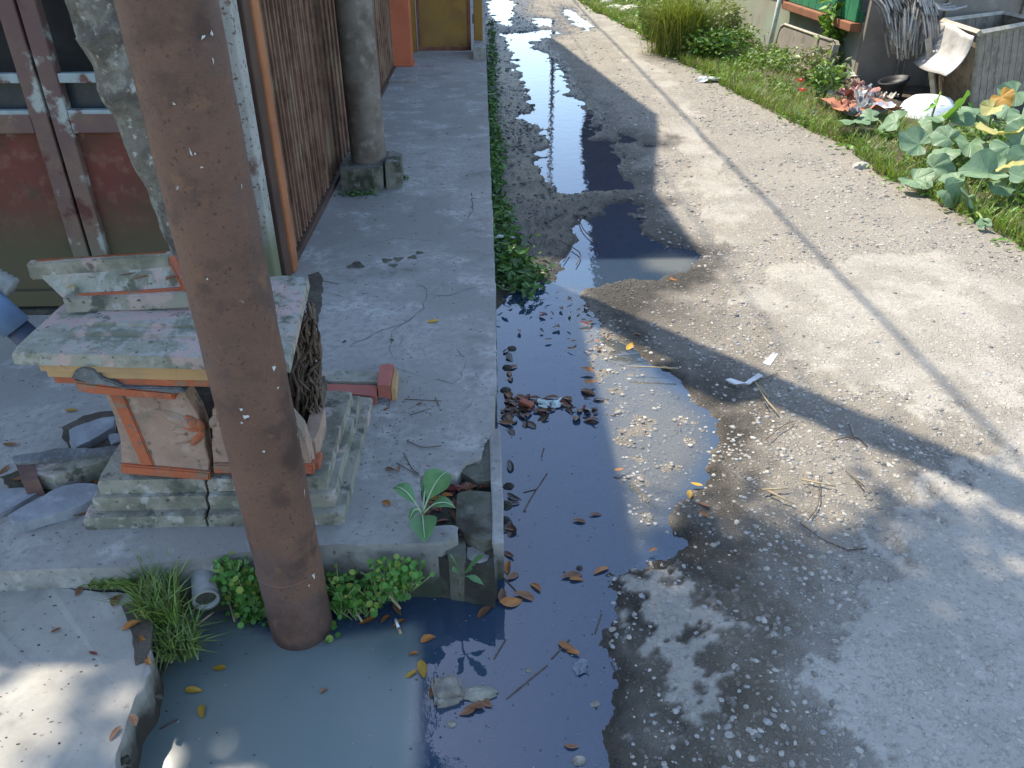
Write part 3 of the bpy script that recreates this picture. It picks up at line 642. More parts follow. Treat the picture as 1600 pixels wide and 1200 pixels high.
tag(prism('kerb_block', [(-.10, 9.15), (.03, 9.15), (.03, 9.64), (-.10, 9.64)], .2, .33, M['pavement'], bev=.012, rough=.006, sub=.04), 'small raised cement kerb block at the foot of the gate post', 'kerb')
tag(prism('cover_slab', G2([(583, 130), (650, 130), (653, 108), (606, 108)], .2), .2, .222, M['pavement'], bev=.004, rough=.002, sub=.05), 'thin cement cover slab lying before the orange pillar', 'slab')

# iron pole standing in the pit
ib = G(473, 978, 0.); ib[2] = -.12; it = WY(261, 0, 1.44)
d_ = (it - ib) / (it[2] - ib[2])
ip = empty('iron_pole', ib, 'tall rusty brown iron pole standing in the milky pit', 'pole')
zs = [-.12] + list(np.arange(0, 1.8, .06)) + [2.5, 3.5, 5.7]
tube('shaft', [ib + d_ * (z + .12) for z in zs], [.0800 + .0008 * math.sin(z * 40) for z in zs], M['rust'], ip, 40, True)
for zc in (.235,): tube('weld_seam', [ib + d_ * (zc - .004 + .12), ib + d_ * (zc + .12), ib + d_ * (zc + .004 + .12)], [.0800, .0818, .0800], M['rust'], ip, 40, False)
M['flake'] = pm('white_paint_fleck', [(.62, .60, .56), ((.45, .42, .38), 60, .4, .6)], rough=.8, bump=0)
def fleck(x, y, w, h, ang):
    # thin patch of old paint wrapped on the pole's near side
    best = None
    for t in np.linspace(.3, 2.4, 900):
        p = _C + ray(x, y) / np.linalg.norm(ray(x, y)) * t
        ax = ib + d_ * (p[2] - ib[2]); r = np.linalg.norm((p - ax)[:2])
        if r < .0815: best = p; axp = ax; break
    if best is None: return
    nr = np.array([best[0] - axp[0], best[1] - axp[1], 0]); nr /= np.linalg.norm(nr); tg = np.array([-nr[1], nr[0], 0]); s = depth(best) / FPX
    V = []
    for i in range(9):
        th = i / 9 * 6.283; q = 1 + .4 * math.sin(2.3 * i + x)
        u = (w * math.cos(th) * math.cos(ang) - h * math.sin(th) * math.sin(ang)) * q * s; v = (w * math.cos(th) * math.sin(ang) + h * math.sin(th) * math.cos(ang)) * q * s
        pt = best + np.array([0, 0, v]); ax = ib + d_ * (pt[2] - ib[2]); a0 = math.atan2(nr[1], nr[0]) + u / .0833
        V.append((ax[0] + .0813 * math.cos(a0), ax[1] + .0813 * math.sin(a0), pt[2]))
    mk('paint_fleck', V, [tuple(range(9))], M['flake'], ip)
for f_ in ((377, 640, 2.6, 2.6, 0), (384, 651, 5, 3.5, .2), (378, 660, 2, 2, 0), (317, 58, 4.5, 2, .6), (330, 52, 3, 3.5, 0), (333, 95, 1.2, 5, 0), (272, 162, 2, 2, 0), (298, 238, 1.2, 6, .1), (305, 240, 1.2, 2, 0), (315, 261, 2, 1.4, 0),
          (428, 575, 3.4, 4.4, .3), (434, 606, 2.4, 2, 0), (412, 705, 2.4, 2, 0), (476, 770, 1, 7, -.2), (465, 680, 1, 5, -.2), (490, 900, 2.6, 6, .2), (483, 915, 1.6, 2, 0), (324, 436, 1.6, 1.6, 0), (377, 291, 1, 4, -.2)):
    fleck(*f_)

# concrete utility post with its plinth
cp = empty('concrete_post', (-.695, 4.79, .2), 'round stained concrete utility post beside the ribbed shutter', 'pole')
zs = list(np.arange(.2, 2., .1)) + [3, 4.5, 6.6]
tube('shaft', [(-.695 - .006 * z, 4.79 - .0 * z, z) for z in zs], [.106 - .003 * z for z in zs], M['postcon'], cp, 32)
tube('joint_band', [(-.699, 4.79, .640), (-.699, 4.79, .648), (-.699, 4.79, .656)], [.1045, .1065, .1045], M['postcon'], cp, 32, False)
box('meter_box', -.86, -.55, 4.62, 4.70, 3.45, 3.95, M['shut_dark'], cp, bev=.01)
prism('plinth', [(-.845, 4.60), (-.66, 4.585), (-.60, 4.62), (-.605, 4.74), (-.56, 4.78), (-.58, 4.98), (-.84, 4.98)], .19, .335, M['plinth'], cp, bev=.012, rough=.014, seed=4, sub=.03)
prism('plinth', [(-.585, 4.63), (-.50, 4.65), (-.505, 4.86), (-.57, 4.88)], .19, .36, M['plinth'], cp, bev=.012, rough=.01, seed=8, sub=.03)
# cables overhead
M['cable'] = pm('black_cable', [(.02, .02, .02)], rough=.6, bump=0)
def cable(a, b, sag, r, lab):
    a = np.array(a); b = np.array(b); P = [a + (b - a) * t - np.array([0, 0, sag * 4 * t * (1 - t)]) for t in np.linspace(0, 1, 24)]
    tag(tube('power_cable', P, r, M['cable'], None, 6), lab, 'cable')
cable((-.60, -6., 5.5), (-.60, 28, 5.5), .15, .016, 'thick black power cable strung overhead along the lane')
cable((-1.05, -6., 5.2), (-.95, 28, 5.2), .1, .006, 'thin black cable strung overhead beside the thick one')
# ================================================================ the broken planter and its tree
M['pl_top'] = pm('planter_cement_pink_paint', [(.30, .285, .22), ((.185, .185, .135), 9, .45, .62, 9), ((.44, .32, .275), 5.5, .51, .56, 12), ((.34, .33, .28), 30, .48, .62, 9), ((.12, .12, .085), 16, .56, .66, 10), ((.09, .085, .06), 70, .60, .70, 6)], rough=.9, bump=.9, bscale=50, bdist=.006)
M['pl_step'] = pm('planter_step_cement', [(.29, .27, .21), ((.17, .165, .12), 7, .45, .62, 9), ((.42, .32, .275), 6, .54, .60, 12), ((.40, .38, .33), 22, .56, .68, 9), ((.10, .10, .075), 13, .55, .66, 10), ((.08, .075, .055), 60, .60, .70, 6)], rough=.9, bump=.9, bscale=50, bdist=.006)
M['pl_panel'] = pm('planter_tan_paint', [(.39, .26, .185), ((.31, .205, .15), 6, .42, .66), ((.43, .31, .235), 18, .5, .7), ((.24, .19, .14), 8, .52, .64, 10), ((.15, .12, .09), 36, .57, .68, 8)], rough=.9, bump=.9, bscale=45, bdist=.006)
M['pl_orange'] = pm('planter_orange_paint', [(.43, .12, .052), ((.33, .10, .052), 8, .42, .66), ((.48, .17, .085), 20, .55, .75), ((.27, .16, .10), 18, .52, .62, 10), ((.18, .13, .10), 50, .57, .66, 8)], rough=.85, bump=.8, bscale=50, bdist=.005)
M['pl_yellow'] = pm('planter_yellow_paint', [(.47, .29, .13), ((.38, .25, .13), 8, .42, .66), ((.27, .20, .13), 14, .54, .66, 9)], rough=.85, bump=.4, bscale=60)
M['pl_break'] = pm('broken_cement', [(.16, .165, .165), ((.11, .112, .11), 14, .4, .65), ((.22, .22, .22), 30, .5, .7)], rough=.95, bump=.9, bscale=50, bdist=.01)
M['bark'] = pm('lichen_bark', [(.20, .175, .135), ((.12, .10, .078), 14, .4, .62), ((.30, .28, .225), 20, .50, .64), ((.48, .45, .38), 38, .58, .68), ((.13, .085, .055), 7, .6, .75)], rough=.95, bump=1., bscale=36, bdist=.02)
M['root'] = pm('dry_root', [(.17, .12, .085), ((.10, .07, .05), 20, .4, .62), ((.25, .19, .14), 40, .5, .72)], rough=.95, bump=.8, bscale=60)
pt = empty('planter', (-.75, 1.97, .2), 'broken pedestal planter of grey cement with orange trim and tan panels', 'planter')
def tier(ins, z0, z1, bev):
    # square ring split by a crack near the middle of its front
    xa, xb, ya, yb = -1.10 + ins, -.40 - ins, 1.658 + ins, 2.25 - ins * 2.4
    cx = -.772 + ins * .1
    w = .0035
    prism('step', [(xa, ya), (cx - w, ya), (cx - w * .2, ya + .12), (cx - w, ya + .3), (cx - w, yb), (xa, yb)], z0, z1, M['pl_step'], pt, bev=bev, rough=.003, seed=int(ins * 1000), sub=.04)
    prism('step', [(cx + w, ya), (xb, ya - .004), (xb + .008, yb), (cx + w, yb), (cx + w, ya + .3), (cx + w * 1.5, ya + .12)], z0, z1 - .001, M['pl_step'], pt, bev=bev, rough=.003, seed=50 + int(ins * 1000), sub=.04)
tier(0, .2, .24, .012); tier(.027, .24, .286, .009); tier(.044, .286, .331, .012)
# front panel, left piece: flares outwards to the left as it rises
def slabquad(name, P, th, mat, parent, bev=.003):
    """P: 4 corner points of a front face, th thickness backwards."""
    P = [np.array(p, float) for p in P]; nrm = np.cross(P[1] - P[0], P[3] - P[0]); nrm /= np.linalg.norm(nrm)
    V = P + [p - nrm * th for p in P]
    bm = bmesh.new(); v = [bm.verts.new(tuple(p)) for p in V]
    for q in ((0, 1, 2, 3), (7, 6, 5, 4), (0, 4, 5, 1), (1, 5, 6, 2), (2, 6, 7, 3), (3, 7, 4, 0)): bm.faces.new([v[i] for i in q])
    bmesh.ops.recalc_face_normals(bm, faces=bm.faces[:])
    if bev: bmesh.ops.bevel(bm, geom=bm.edges[:], offset=bev, segments=2, affect='EDGES')
    return mkbm(name, bm, mat, parent)
YP = 1.712
def fp(x, y, off=0.): return WY(x, y, YP - off)
def outline_slab(name, pix, off, th, mat, parent, bev=.0, rough=.0, seed=0, sub=.02):
    """a vertical slab facing -Y cut to an outline given on the plane Y = YP - off."""
    P = [fp(x, y, off) for x, y in pix]; bm = bmesh.new(); q = []
    n = len(P)
    for i in range(n):
        k = max(1, int(np.linalg.norm(P[(i + 1) % n] - P[i]) / sub))
        for j in range(k): q.append(P[i] + (P[(i + 1) % n] - P[i]) * j / k)
    if rough:
        q = [p + np.array([(float(fbm(np.array([p[0] * 30]), np.array([p[2] * 30]), seed, 3)[0]) - .5), 0, (float(fbm(np.array([p[0] * 30]), np.array([p[2] * 30]), seed + 5, 3)[0]) - .5)]) * 2 * rough for p in q]
    a = [bm.verts.new(tuple(p)) for p in q]; b = [bm.verts.new((p[0], p[1] + th, p[2])) for p in q]; n = len(q)
    ff = bm.faces.new(a); bm.faces.new(b[::-1])
    for i in range(n): bm.faces.new((a[i], b[i], b[(i + 1) % n], a[(i + 1) % n]))
    bmesh.ops.recalc_face_normals(bm, faces=bm.faces[:])
    if bev: bmesh.ops.bevel(bm, geom=list(ff.edges), offset=bev, segments=2, affect='EDGES')
    bmesh.ops.triangulate(bm, faces=[f for f in bm.faces if len(f.verts) > 4])
    return mkbm(name, bm, mat, parent)
panel = outline_slab('panel', [(146, 600), (164, 615), (178, 650), (188, 690), (190, 738), (326, 746), (327, 720), (321, 700), (318, 672), (308, 645), (292, 618), (284, 603)], 0, .05, M['pl_panel'], pt, .002, .0015, 3, .012)
outline_slab('trim', [(168, 612), (192, 616), (240, 728), (221, 728)], .006, .02, M['pl_orange'], panel, .003, .001, 5)
outline_slab('trim', [(188, 727), (327, 739), (328, 752), (189, 741)], .012, .03, M['pl_orange'], panel, .004, .001, 6)
outline_slab('trim', [(114, 596), (140, 600), (270, 614), (272, 626), (140, 616), (120, 612)], .052, .05, M['pl_orange'], panel, .004, .001, 7)
outline_slab('broken_top', [(112, 592), (116, 580), (130, 572), (146, 576), (158, 592), (178, 598), (192, 606), (282, 606), (290, 612), (272, 615), (140, 601)], .056, .07, M['pl_break'], panel, .003, .004, 8, .01)
# relief ornament: petals spread from a centre at the broken edge
def petal(parent, x, y, ang, L, W, H, mat):
    c = fp(x, y); s = depth(c) / FPX; V = []; Fc = []; n, m = 8, 5
    for i in range(n + 1):
        t = i / n; w = W * s * math.sin(math.pi * min(1, .15 + t * .85)) ** .7
        for j in range(m):
            u = (j / (m - 1) - .5) * 2; px_ = L * s * t; py_ = u * w; hz = H * (1 - u * u) * (.3 + .7 * math.sin(math.pi * t))
            V.append((c[0] + px_ * math.cos(ang) - py_ * math.sin(ang), c[1] - .001 - hz, c[2] + px_ * math.sin(ang) + py_ * math.cos(ang)))
    for i in range(n):
        for j in range(m - 1): Fc.append((i * m + j, (i + 1) * m + j, (i + 1) * m + j + 1, i * m + j + 1))
    mk('relief_petal', V, Fc, mat, parent, True)
for ang, L, W in ((2.55, 74, 11), (3.15, 46, 9), (3.6, 52, 11), (2.1, 34, 10), (4.1, 34, 9), (1.5, 22, 7), (2.8, 30, 7)):
    petal(panel, 314, 672, ang, L, W, .012, M['pl_panel'] if L > 40 else M['pl_orange'])
rp = outline_slab('panel', [(332, 640), (345, 632), (400, 640), (452, 652), (470, 672), (480, 700), (488, 735), (334, 738), (331, 700)], 0, .05, M['pl_panel'], pt, .002, .0015, 13, .012)
for ang, L, W in ((.6, 40, 10), (.0, 36, 8), (1.2, 26, 8)): petal(rp, 333, 668, ang, L, W, .012, M['pl_panel'])
outline_slab('trim', [(334, 726), (489, 728), (490, 742), (334, 741)], .012, .03, M['pl_orange'], rp, .004, .001, 16)
# side walls of the body
prism('side_wall', [(-.985, 1.79), (-.955, 1.79), (-.955, 2.2), (-.985, 2.2)], .322, .60, M['pl_panel'], pt, bev=.004, rough=.004, sub=.05)
sw = prism('side_wall', [(-.515, 1.775), (-.478, 1.775), (-.478, 1.93), (-.515, 1.95)], .322, .395, M['pl_panel'], pt, bev=.004, rough=.006, sub=.03)
box('trim', -.522, -.466, 1.735, 1.79, .321, .350, M['pl_orange'], sw, bev=.004)
# cornice of stepped bands under the top slab
def rot2(pts, deg, c):
    a = math.radians(deg); return [(c[0] + (x - c[0]) * math.cos(a) - (y - c[1]) * math.sin(a), c[1] + (x - c[0]) * math.sin(a) + (y - c[1]) * math.cos(a)) for x, y in pts]
def cor(ins, z0, z1, mat, name):
    P = [(-1.055 + ins, 1.69 + ins), (-.50 - ins, 1.645 + ins), (-.545 - ins, 2.02 - ins), (-.65, 2.03 - ins), (-.67, 1.90 - ins), (-1.05 + ins, 1.905 - ins)]
    prism(name, P, z0, z1, mat, pt, bev=.005, rough=.0015, sub=.05)
cor(-.020, .692, .716, M['pl_yellow'], 'cornice'); cor(-.012, .670, .692, M['pl_yellow'], 'cornice'); cor(-.005, .648, .670, M['pl_orange'], 'cornice')
slabp = [(-1.125, 1.662), (-.462, 1.600), (-.506, 2.085), (-.62, 2.095), (-.64, 1.945), (-1.12, 1.945)]
top = prism('top_slab', slabp, .716, .748, M['pl_top'], pt, bev=.011, rough=.0015, seed=3, sub=.04)
for k_, (ya, yb, z) in enumerate(((1.735, 1.90, .754), (1.775, 1.875, .761))):
    prism('raised_step', [(-1.03 + k_ * .03, ya + .012), (-.53 - k_ * .02, ya - .03), (-.56 - k_ * .01, yb + .12 - k_ * .03), (-.66, yb + .02), (-1.02 + k_ * .03, yb + .02)], .745, z, M['pl_top'], pt, bev=.003, rough=.0015, seed=7 + k_, sub=.04)
box('fill', -.955, -.52, 1.80, 2.2, .30, .36, M['soil'], pt, cuts=4, rough=.015)

# loose coping tray lying tilted on the slab
lc = empty('coping_piece', (-1.0, 1.95, .76), 'loose tray-shaped cement coping lying tilted on the planter top', 'coping')
zt = {0: .855, 1: .875, 2: .80, 3: .785}
cpx = [(47, 418), (268, 404), (298, 462), (102, 470)]
K = [G(x, y, zt[i]) for i, (x, y) in enumerate(cpx)]
slabquad('tray', [K[3], K[2], K[1], K[0]], .028, M['pl_top'], lc, .004)
upv = np.array([0, 0, 1.])
def rim(a, b, w, h, mat, nm):
    a, b = np.array(a), np.array(b); d = (b - a) / np.linalg.norm(b - a); s = np.cross(upv, d); s /= np.linalg.norm(s)
    V = []
    for p in (a, b):
        for u, v in ((-w, -.03), (w, -.03), (w, h), (-w, h)): V.append(p + s * u + upv * v)
    bm = bmesh.new(); vv = [bm.verts.new(tuple(p)) for p in V]
    for q in ((0, 1, 2, 3), (7, 6, 5, 4), (0, 4, 5, 1), (1, 5, 6, 2), (2, 6, 7, 3), (3, 7, 4, 0)): bm.faces.new([vv[i] for i in q])
    bmesh.ops.recalc_face_normals(bm, faces=bm.faces[:]); bmesh.ops.bevel(bm, geom=bm.edges[:], offset=.004, segments=2, affect='EDGES'); bmesh.ops.subdivide_edges(bm, edges=bm.edges[:], cuts=1); jitter(bm, .0025, 5)
    return mkbm(nm, bm, mat, lc)
rim(K[0] + .0, K[1], .013, .016, M['pl_step'], 'rim'); rim(K[3], K[2], .011, .012, M['pl_step'], 'rim'); rim(K[1], K[2], .010, .012, M['pl_orange'], 'rim')
rim((K[3] + (K[2] - K[3]) * .12) + (K[0] - K[3]) * .10 + upv * .004, K[2] + (K[1] - K[2]) * .16 + upv * .004, .006, .004, M['pl_orange'], 'stripe'); rim(K[0] + (K[1] - K[0]) * .05 + upv * .016, K[0] + (K[1] - K[0]) * .98 + upv * .016, .004, .004, M['pl_orange'], 'stripe')

# fragments on the pavement
fm = empty('moulding_fragment', G(105, 730, .2), 'L-shaped grey moulding fragment on the pavement left of the planter', 'rubble')
prism('bar', G2([(40, 722), (190, 703), (190, 716), (150, 728), (85, 746), (45, 742)], .25), .2, .255, M['pl_step'], fm, bev=.004, rough=.004, seed=3, sub=.02)
prism('bar_lip', G2([(20, 714), (60, 708), (100, 700), (150, 703), (190, 697), (190, 706), (40, 724), (24, 724)], .265), .235, .268, M['pl_break'], fm, bev=.003, rough=.006, seed=6, sub=.015)
prism('painted_end', G2([(24, 722), (52, 720), (62, 752), (36, 757)], .25), .2, .258, pm('brown_old_paint', [(.19, .11, .085), ((.12, .07, .055), 10, .4, .65)], rough=.85, bump=.4), fm, bev=.004, rough=.002, sub=.02)
M['slate'] = pm('bluish_cement_slab', [(.25, .265, .275), ((.19, .20, .21), 6, .4, .65), ((.31, .325, .335), 16, .5, .7)], rough=.85, bump=.6, bscale=45)
tag(prism('cement_slab_piece', G2([(12, 806), (60, 782), (98, 758), (132, 755), (157, 758), (158, 776), (110, 796), (34, 819), (16, 815)], .23), .2, .233, M['slate'], None, bev=.004, rough=.004, seed=4, sub=.02), 'flat bluish cement slab piece lying before the L-shaped fragment', 'rubble')
tag(prism('cement_slab_piece', G2([(108, 672), (150, 655), (180, 650), (178, 668), (140, 690), (118, 700), (108, 692)], .225), .2, .228, M['slate'], None, bev=.004, rough=.004, seed=8, sub=.02), 'tilted grey cement flake on broken ground behind the L-shaped fragment', 'rubble')
tag(prism('cement_slab_piece', G2([(169, 680), (186, 676), (189, 690), (172, 696)], .235), .2, .24, M['slate'], None, bev=.005, rough=.006, seed=9, sub=.015), 'small grey cement lump against the planter side', 'rubble')
tag(prism('cement_slab_piece', G2([(-20, 770), (40, 762), (60, 770), (20, 795), (-20, 812)], .21), .2, .213, M['slate'], None, bev=.003, rough=.003, seed=14, sub=.02), 'thin grey cement flake at the frame edge beside the flat slab piece', 'rubble')
rf = empty('red_coping_fragment', G(565, 605, .2), 'red painted coping fragment with a capped end on the pavement', 'rubble')
M['pl_red'] = pm('faded_red_paint', [(.40, .13, .095), ((.32, .11, .085), 9, .4, .65), ((.46, .20, .15), 20, .55, .75), ((.26, .23, .19), 12, .66, .74)], rough=.8, bump=.4)
prism('bar', G2([(500, 600), (590, 602), (588, 619), (500, 612)], .235), .2, .236, M['pl_red'], rf, bev=.006, rough=.002, seed=2, sub=.03)
prism('ledge', G2([(500, 582), (592, 584), (592, 600), (500, 598)], .235), .2, .243, M['pl_top'], rf, bev=.005, rough=.002, seed=5, sub=.03)
prism('end_cap', G2([(594, 574), (616, 572), (610, 606), (590, 606)], .25), .2, .262, M['pl_red'], rf, bev=.006, rough=.002, seed=6, sub=.02)
prism('end_cap', G2([(616.5, 574), (622, 578), (618, 606), (611, 606)], .25), .2, .25, M['pl_yellow'], rf, bev=.003, rough=.002, seed=6, sub=.02)
prism('broken_foot', G2([(575, 622), (612, 613), (622, 617), (600, 628), (585, 632)], .2), .196, .212, M['pl_break'], rf, bev=.003, rough=.004, seed=6, sub=.02)

# ---- the tree growing out of the planter
tr = empty('tree', (-.70, 2.1, .3), 'leaning tree with lichen-spotted bark growing out of the broken planter', 'tree')
L_ = [(278, 412), (264, 375), (240, 310), (205, 240), (175, 175), (145, 110), (122, 50), (100, 0)]
ax = [np.array((-.66, 2.06, .28)), np.array((-.69, 2.08, .5)), np.array((-.735, 2.1, .68))] + [WY(x, y, 2.12) + np.array([.068, 0, 0]) for x, y in L_]
ax += [ax[-1] + np.array(q_) for q_ in ((-.01, .02, .35), (-.05, .08, .8), (-.10, .25, 1.4), (-.16, .55, 2.2), (-.25, .95, 3.2))]
path = curved(ax, 4)
rd = np.interp(np.linspace(0, 1, len(path)), [0, .10, .25, .6, 1], [.12, .095, .070, .066, .04]) * (1 + .07 * np.sin(np.arange(len(path)) * 1.1))
tk = tube('trunk', path, rd, M['bark'], tr, 18)
bmx = bmesh.new(); bmx.from_mesh(tk.data); bmesh.ops.subdivide_edges(bmx, edges=bmx.edges[:], cuts=2, use_grid_fill=True); jitter(bmx, .007, 3, 30.); bmx.to_mesh(tk.data); bmx.free()
tk.data.polygons.foreach_set('use_smooth', [True] * len(tk.data.polygons))
CC = np.array((-1.42, 3.66, 6.45)); tip = path[-1]
CR = np.array((2.36, 1.44, .6))
br = []
for i in range(13):
    th = i / 13 * 6.283 + random.uniform(-.2, .2); rr_ = random.uniform(.5, .95)
    e = CC + CR * np.array((math.cos(th) * rr_, math.sin(th) * rr_, random.uniform(-.4, .5)))
    s_ = path[-1 - random.randrange(0, 8)]; m_ = (s_ + e) / 2 + np.array((random.uniform(-.15, .15), random.uniform(-.15, .15), .1))
    br.append((curved([s_, m_, e], 6), list(np.linspace(.034, .006, 13))))
tubes('limbs', br, M['bark'], tr, 7)
M['crown'] = leafmat('tree_leaf', (.055, .115, .022), (.085, .15, .03), trans=.3, attr='tone')
def leaf_cloud(n, place, size, seed):
    r = np.random.default_rng(seed); P = place(n, r); n = len(P)
    a = r.normal(size=(n, 3)); a[:, 2] = a[:, 2] * .5 - .25; a /= np.linalg.norm(a, axis=1)[:, None]
    u = r.normal(size=(n, 3)); u[:, 2] += 1.2; b = np.cross(a, u); b /= np.linalg.norm(b, axis=1)[:, None]; c = np.cross(b, a)
    s = size * r.uniform(.65, 1.25, n)[:, None]
    V = np.stack([P, P + a * s * .5 + b * s * .24 + c * s * .06, P + a * s, P + a * s * .5 - b * s * .24 + c * s * .06, P + a * s * .5], 1).reshape(-1, 3)
    i = np.arange(n)[:, None] * 5
    Fc = np.concatenate([i + np.array([[0, 1, 4]]), i + np.array([[1, 2, 4]]), i + np.array([[0, 4, 3]]), i + np.array([[4, 2, 3]])])
    t = r.uniform(.55, 1.35, (n, 1)) * (1 + r.normal(size=(n, 3)) * .06)
    return V, Fc, np.repeat(t, 5, 0)
def crown_place(n, r):
    k = 420; p = r.uniform(-1, 1, (k * 3, 3)); p = p[(np.abs(p[:, 0]) ** 5 + np.abs(p[:, 1]) ** 5) < 1][:k]; k = len(p)
    c = CC + CR * p; c[:, 1] -= .32 * np.maximum(0, c[:, 0] - CC[0] - .25)
    j = r.integers(0, k, n); return c[j] + r.normal(size=(n, 3)) * np.array([.16, .13, .12])
V, Fc, t = leaf_cloud(36000, crown_place, .115, 5)
mk('crown', V, Fc, M['crown'], tr, cattr={'tone': t})
# matted dry roots spilling down the planter's side
rts = []
for i in range(85):
    x0 = random.uniform(452, 494); yq = 2.02 + random.uniform(-.06, .04)
    y0 = random.uniform(470, 560); y1 = random.uniform(600, 700)
    pth = []
    for k_ in range(7):
        t = k_ / 6; y = y0 + (y1 - y0) * t; x = x0 + (random.uniform(-9, 9)) + t * random.uniform(-4, 14)
        x = min(max(x, 448 + (y - 470) * .06), 496 + (y - 470) * .05)
        pth.append(WY(x, y, yq - .05 * t + random.uniform(-.01, .01)))
    rts.append((curved(pth, 2), random.uniform(.0018, .006)))
tubes('roots', rts, M['root'], tr, 5)
for x, y, r_ in ((470, 520, .030), (478, 580, .034), (484, 640, .030), (466, 600, .030)):
    c = WY(x, y, 2.06); V, Fc = rock_mesh(int(x), 2, 1.6, .12); mk('root_burl', V * np.array([r_ * 1., r_, r_ * 1.3]) + c, Fc, M['root'], tr, True)
# ================================================================ RIGHT SIDE: verge, plants, house, crate
M['green_board'] = pm('green_board_paint', [(.035, .20, .095), ((.025, .15, .07), 3, .4, .65), ((.06, .25, .13), 12, .55, .75), ((.03, .09, .05), 7, .62, .74)], rough=.65, bump=.3, bscale=40)
M['wall_beige'] = pm('stained_house_plinth', [(.33, .31, .245), ((.27, .28, .20), 1.5, .4, .65), ((.22, .19, .15), 2.6, .52, .74), ((.30, .36, .27), 1.2, .5, .7), ((.10, .09, .07), 9, .68, .76)], rough=.9, bump=.3, bscale=30)
M['sill'] = pm('brown_sill_paint', [(.29, .125, .065), ((.21, .095, .055), 6, .4, .65)], rough=.7, bump=.2)
M['end_wall'] = pm('grey_brown_wall', [(.27, .235, .195), ((.20, .175, .145), 2, .4, .65), ((.31, .28, .235), 6, .55, .75), ((.14, .12, .10), 4, .6, .76)], rough=.9, bump=.4, bscale=30)
M['old_wood'] = pm('weathered_grey_wood', [(.27, .225, .165), ((.18, .15, .11), 9, .4, .65), ((.34, .29, .22), 22, .5, .72), ((.11, .09, .07), 6, .6, .75)], rough=.9, bump=.6, bscale=50)
M['pale_wood'] = pm('pale_worn_wood', [(.45, .40, .32), ((.33, .29, .22), 12, .4, .65), ((.52, .48, .40), 25, .5, .72)], rough=.9, bump=.5, bscale=50)
M['zinc'] = pm('dented_zinc_sheet', [(.55, .53, .49), ((.43, .41, .38), 6, .42, .66), ((.33, .28, .22), 11, .60, .72)], rough=.55, bump=.5, bscale=20, bdist=.01, metal=.25, spec=.5)
M['reed'] = pm('dry_grey_reed', [(.36, .34, .31), ((.25, .235, .21), 20, .4, .65), ((.46, .44, .40), 9, .55, .75)], rough=.8, bump=.3, bscale=60, vary=.3)
M['white_pl'] = pm('white_enamel', [(.80, .80, .80), ((.70, .70, .69), 12, .55, .75)], rough=.4, bump=.05)
M['pipe_w'] = pm('pale_green_pipe', [(.62, .68, .58), ((.52, .56, .47), 10, .4, .65)], rough=.6, bump=.1)
hs = empty('green_house', (3.75, 9., 0), 'house with green boarded wall above a stained beige plinth', 'house')
box('plinth_wall', 3.72, 3.95, 8.27, 20., -.4, .66, M['wall_beige'], hs, cuts=3)
for i in range(24):
    y0 = 10.45 + i * .38
    box('board', 3.66, 3.70, y0 + .004, y0 + .376, .76, 2.3, M['green_board'], hs, bev=.005)
box('band', 3.69, 3.72, 8.30, 20, .66, .755, M['green_board'], hs)
for i in range(9):
    y0 = 8.32 + i * .215
    box('shutter_board', 3.655, 3.69, y0 + .003, y0 + .212, .66, 1.9, M['green_board'], hs, bev=.004)
sl_ = box('sill', 3.60, 3.715, 8.28, 10.3, .575, .655, M['sill'], hs, bev=.008)
box('jamb', 3.62, 3.70, 10.30, 10.38, .58, 1.9, M['sill'], hs, bev=.006)
box('end_wall', 3.725, 9., 8.20, 8.262, -.4, 2.3, M['end_wall'], hs, cuts=2)
for x, w in ((4.45, .02), (5.2, .03), (5.85, .02), (6.5, .03)): box('batten', x, x + w * 2, 8.165, 8.198, -.3, 2.3, M['old_wood'], hs, bev=.004)
box('roof', 3.60, 9.3, 8.0, 20.3, 2.3, 2.38, M['roof'], hs)
dp = empty('drain_pipe', (3.58, 10.42, 0), 'thin pale green drain pipe standing against the green house', 'pipe')
tube('pipe', [(3.56, 10.42, -.05), (3.58, 10.42, .35), (3.62, 10.42, 1.)], .028, M['pipe_w'], dp, 12); tube('joint', [(3.607, 10.42, .77), (3.612, 10.42, .83)], .036, M['pipe_w'], dp, 12)
tube('elbow', curved([(3.62, 10.42, 1.0), (3.66, 10.42, 1.1), (3.62, 10.42, 1.25)], 4), .028, M['pipe_w'], dp, 12)
# leaning cement slab with a rounded corner
cs_ = empty('leaning_slab', (3.55, 9.1, 0), 'rounded grey cement slab leaning against the green house plinth', 'slab')
P = []
for y, z in ((9.95, -.05), (9.95, .38), (9.92, .43), (9.84, .46), (9.0, .47), (8.40, .48), (8.34, .45), (8.30, -.05)): P.append((y, z))
V = [(3.44 + .12 * (z + .05), y, z) for y, z in P] + [(3.50 + .12 * (z + .05), y, z) for y, z in P]; n = len(P)
mk('slab', V, [tuple(range(n)), tuple(reversed(range(n, 2 * n)))] + [(i, n + i, n + (i + 1) % n, (i + 1) % n) for i in range(n)], M['end_wall'], cs_)
tube('bright_edge', [(3.44 + .12 * (z + .05), y, z) for y, z in P[:6]], .014, M['pale_wood'], cs_, 8)
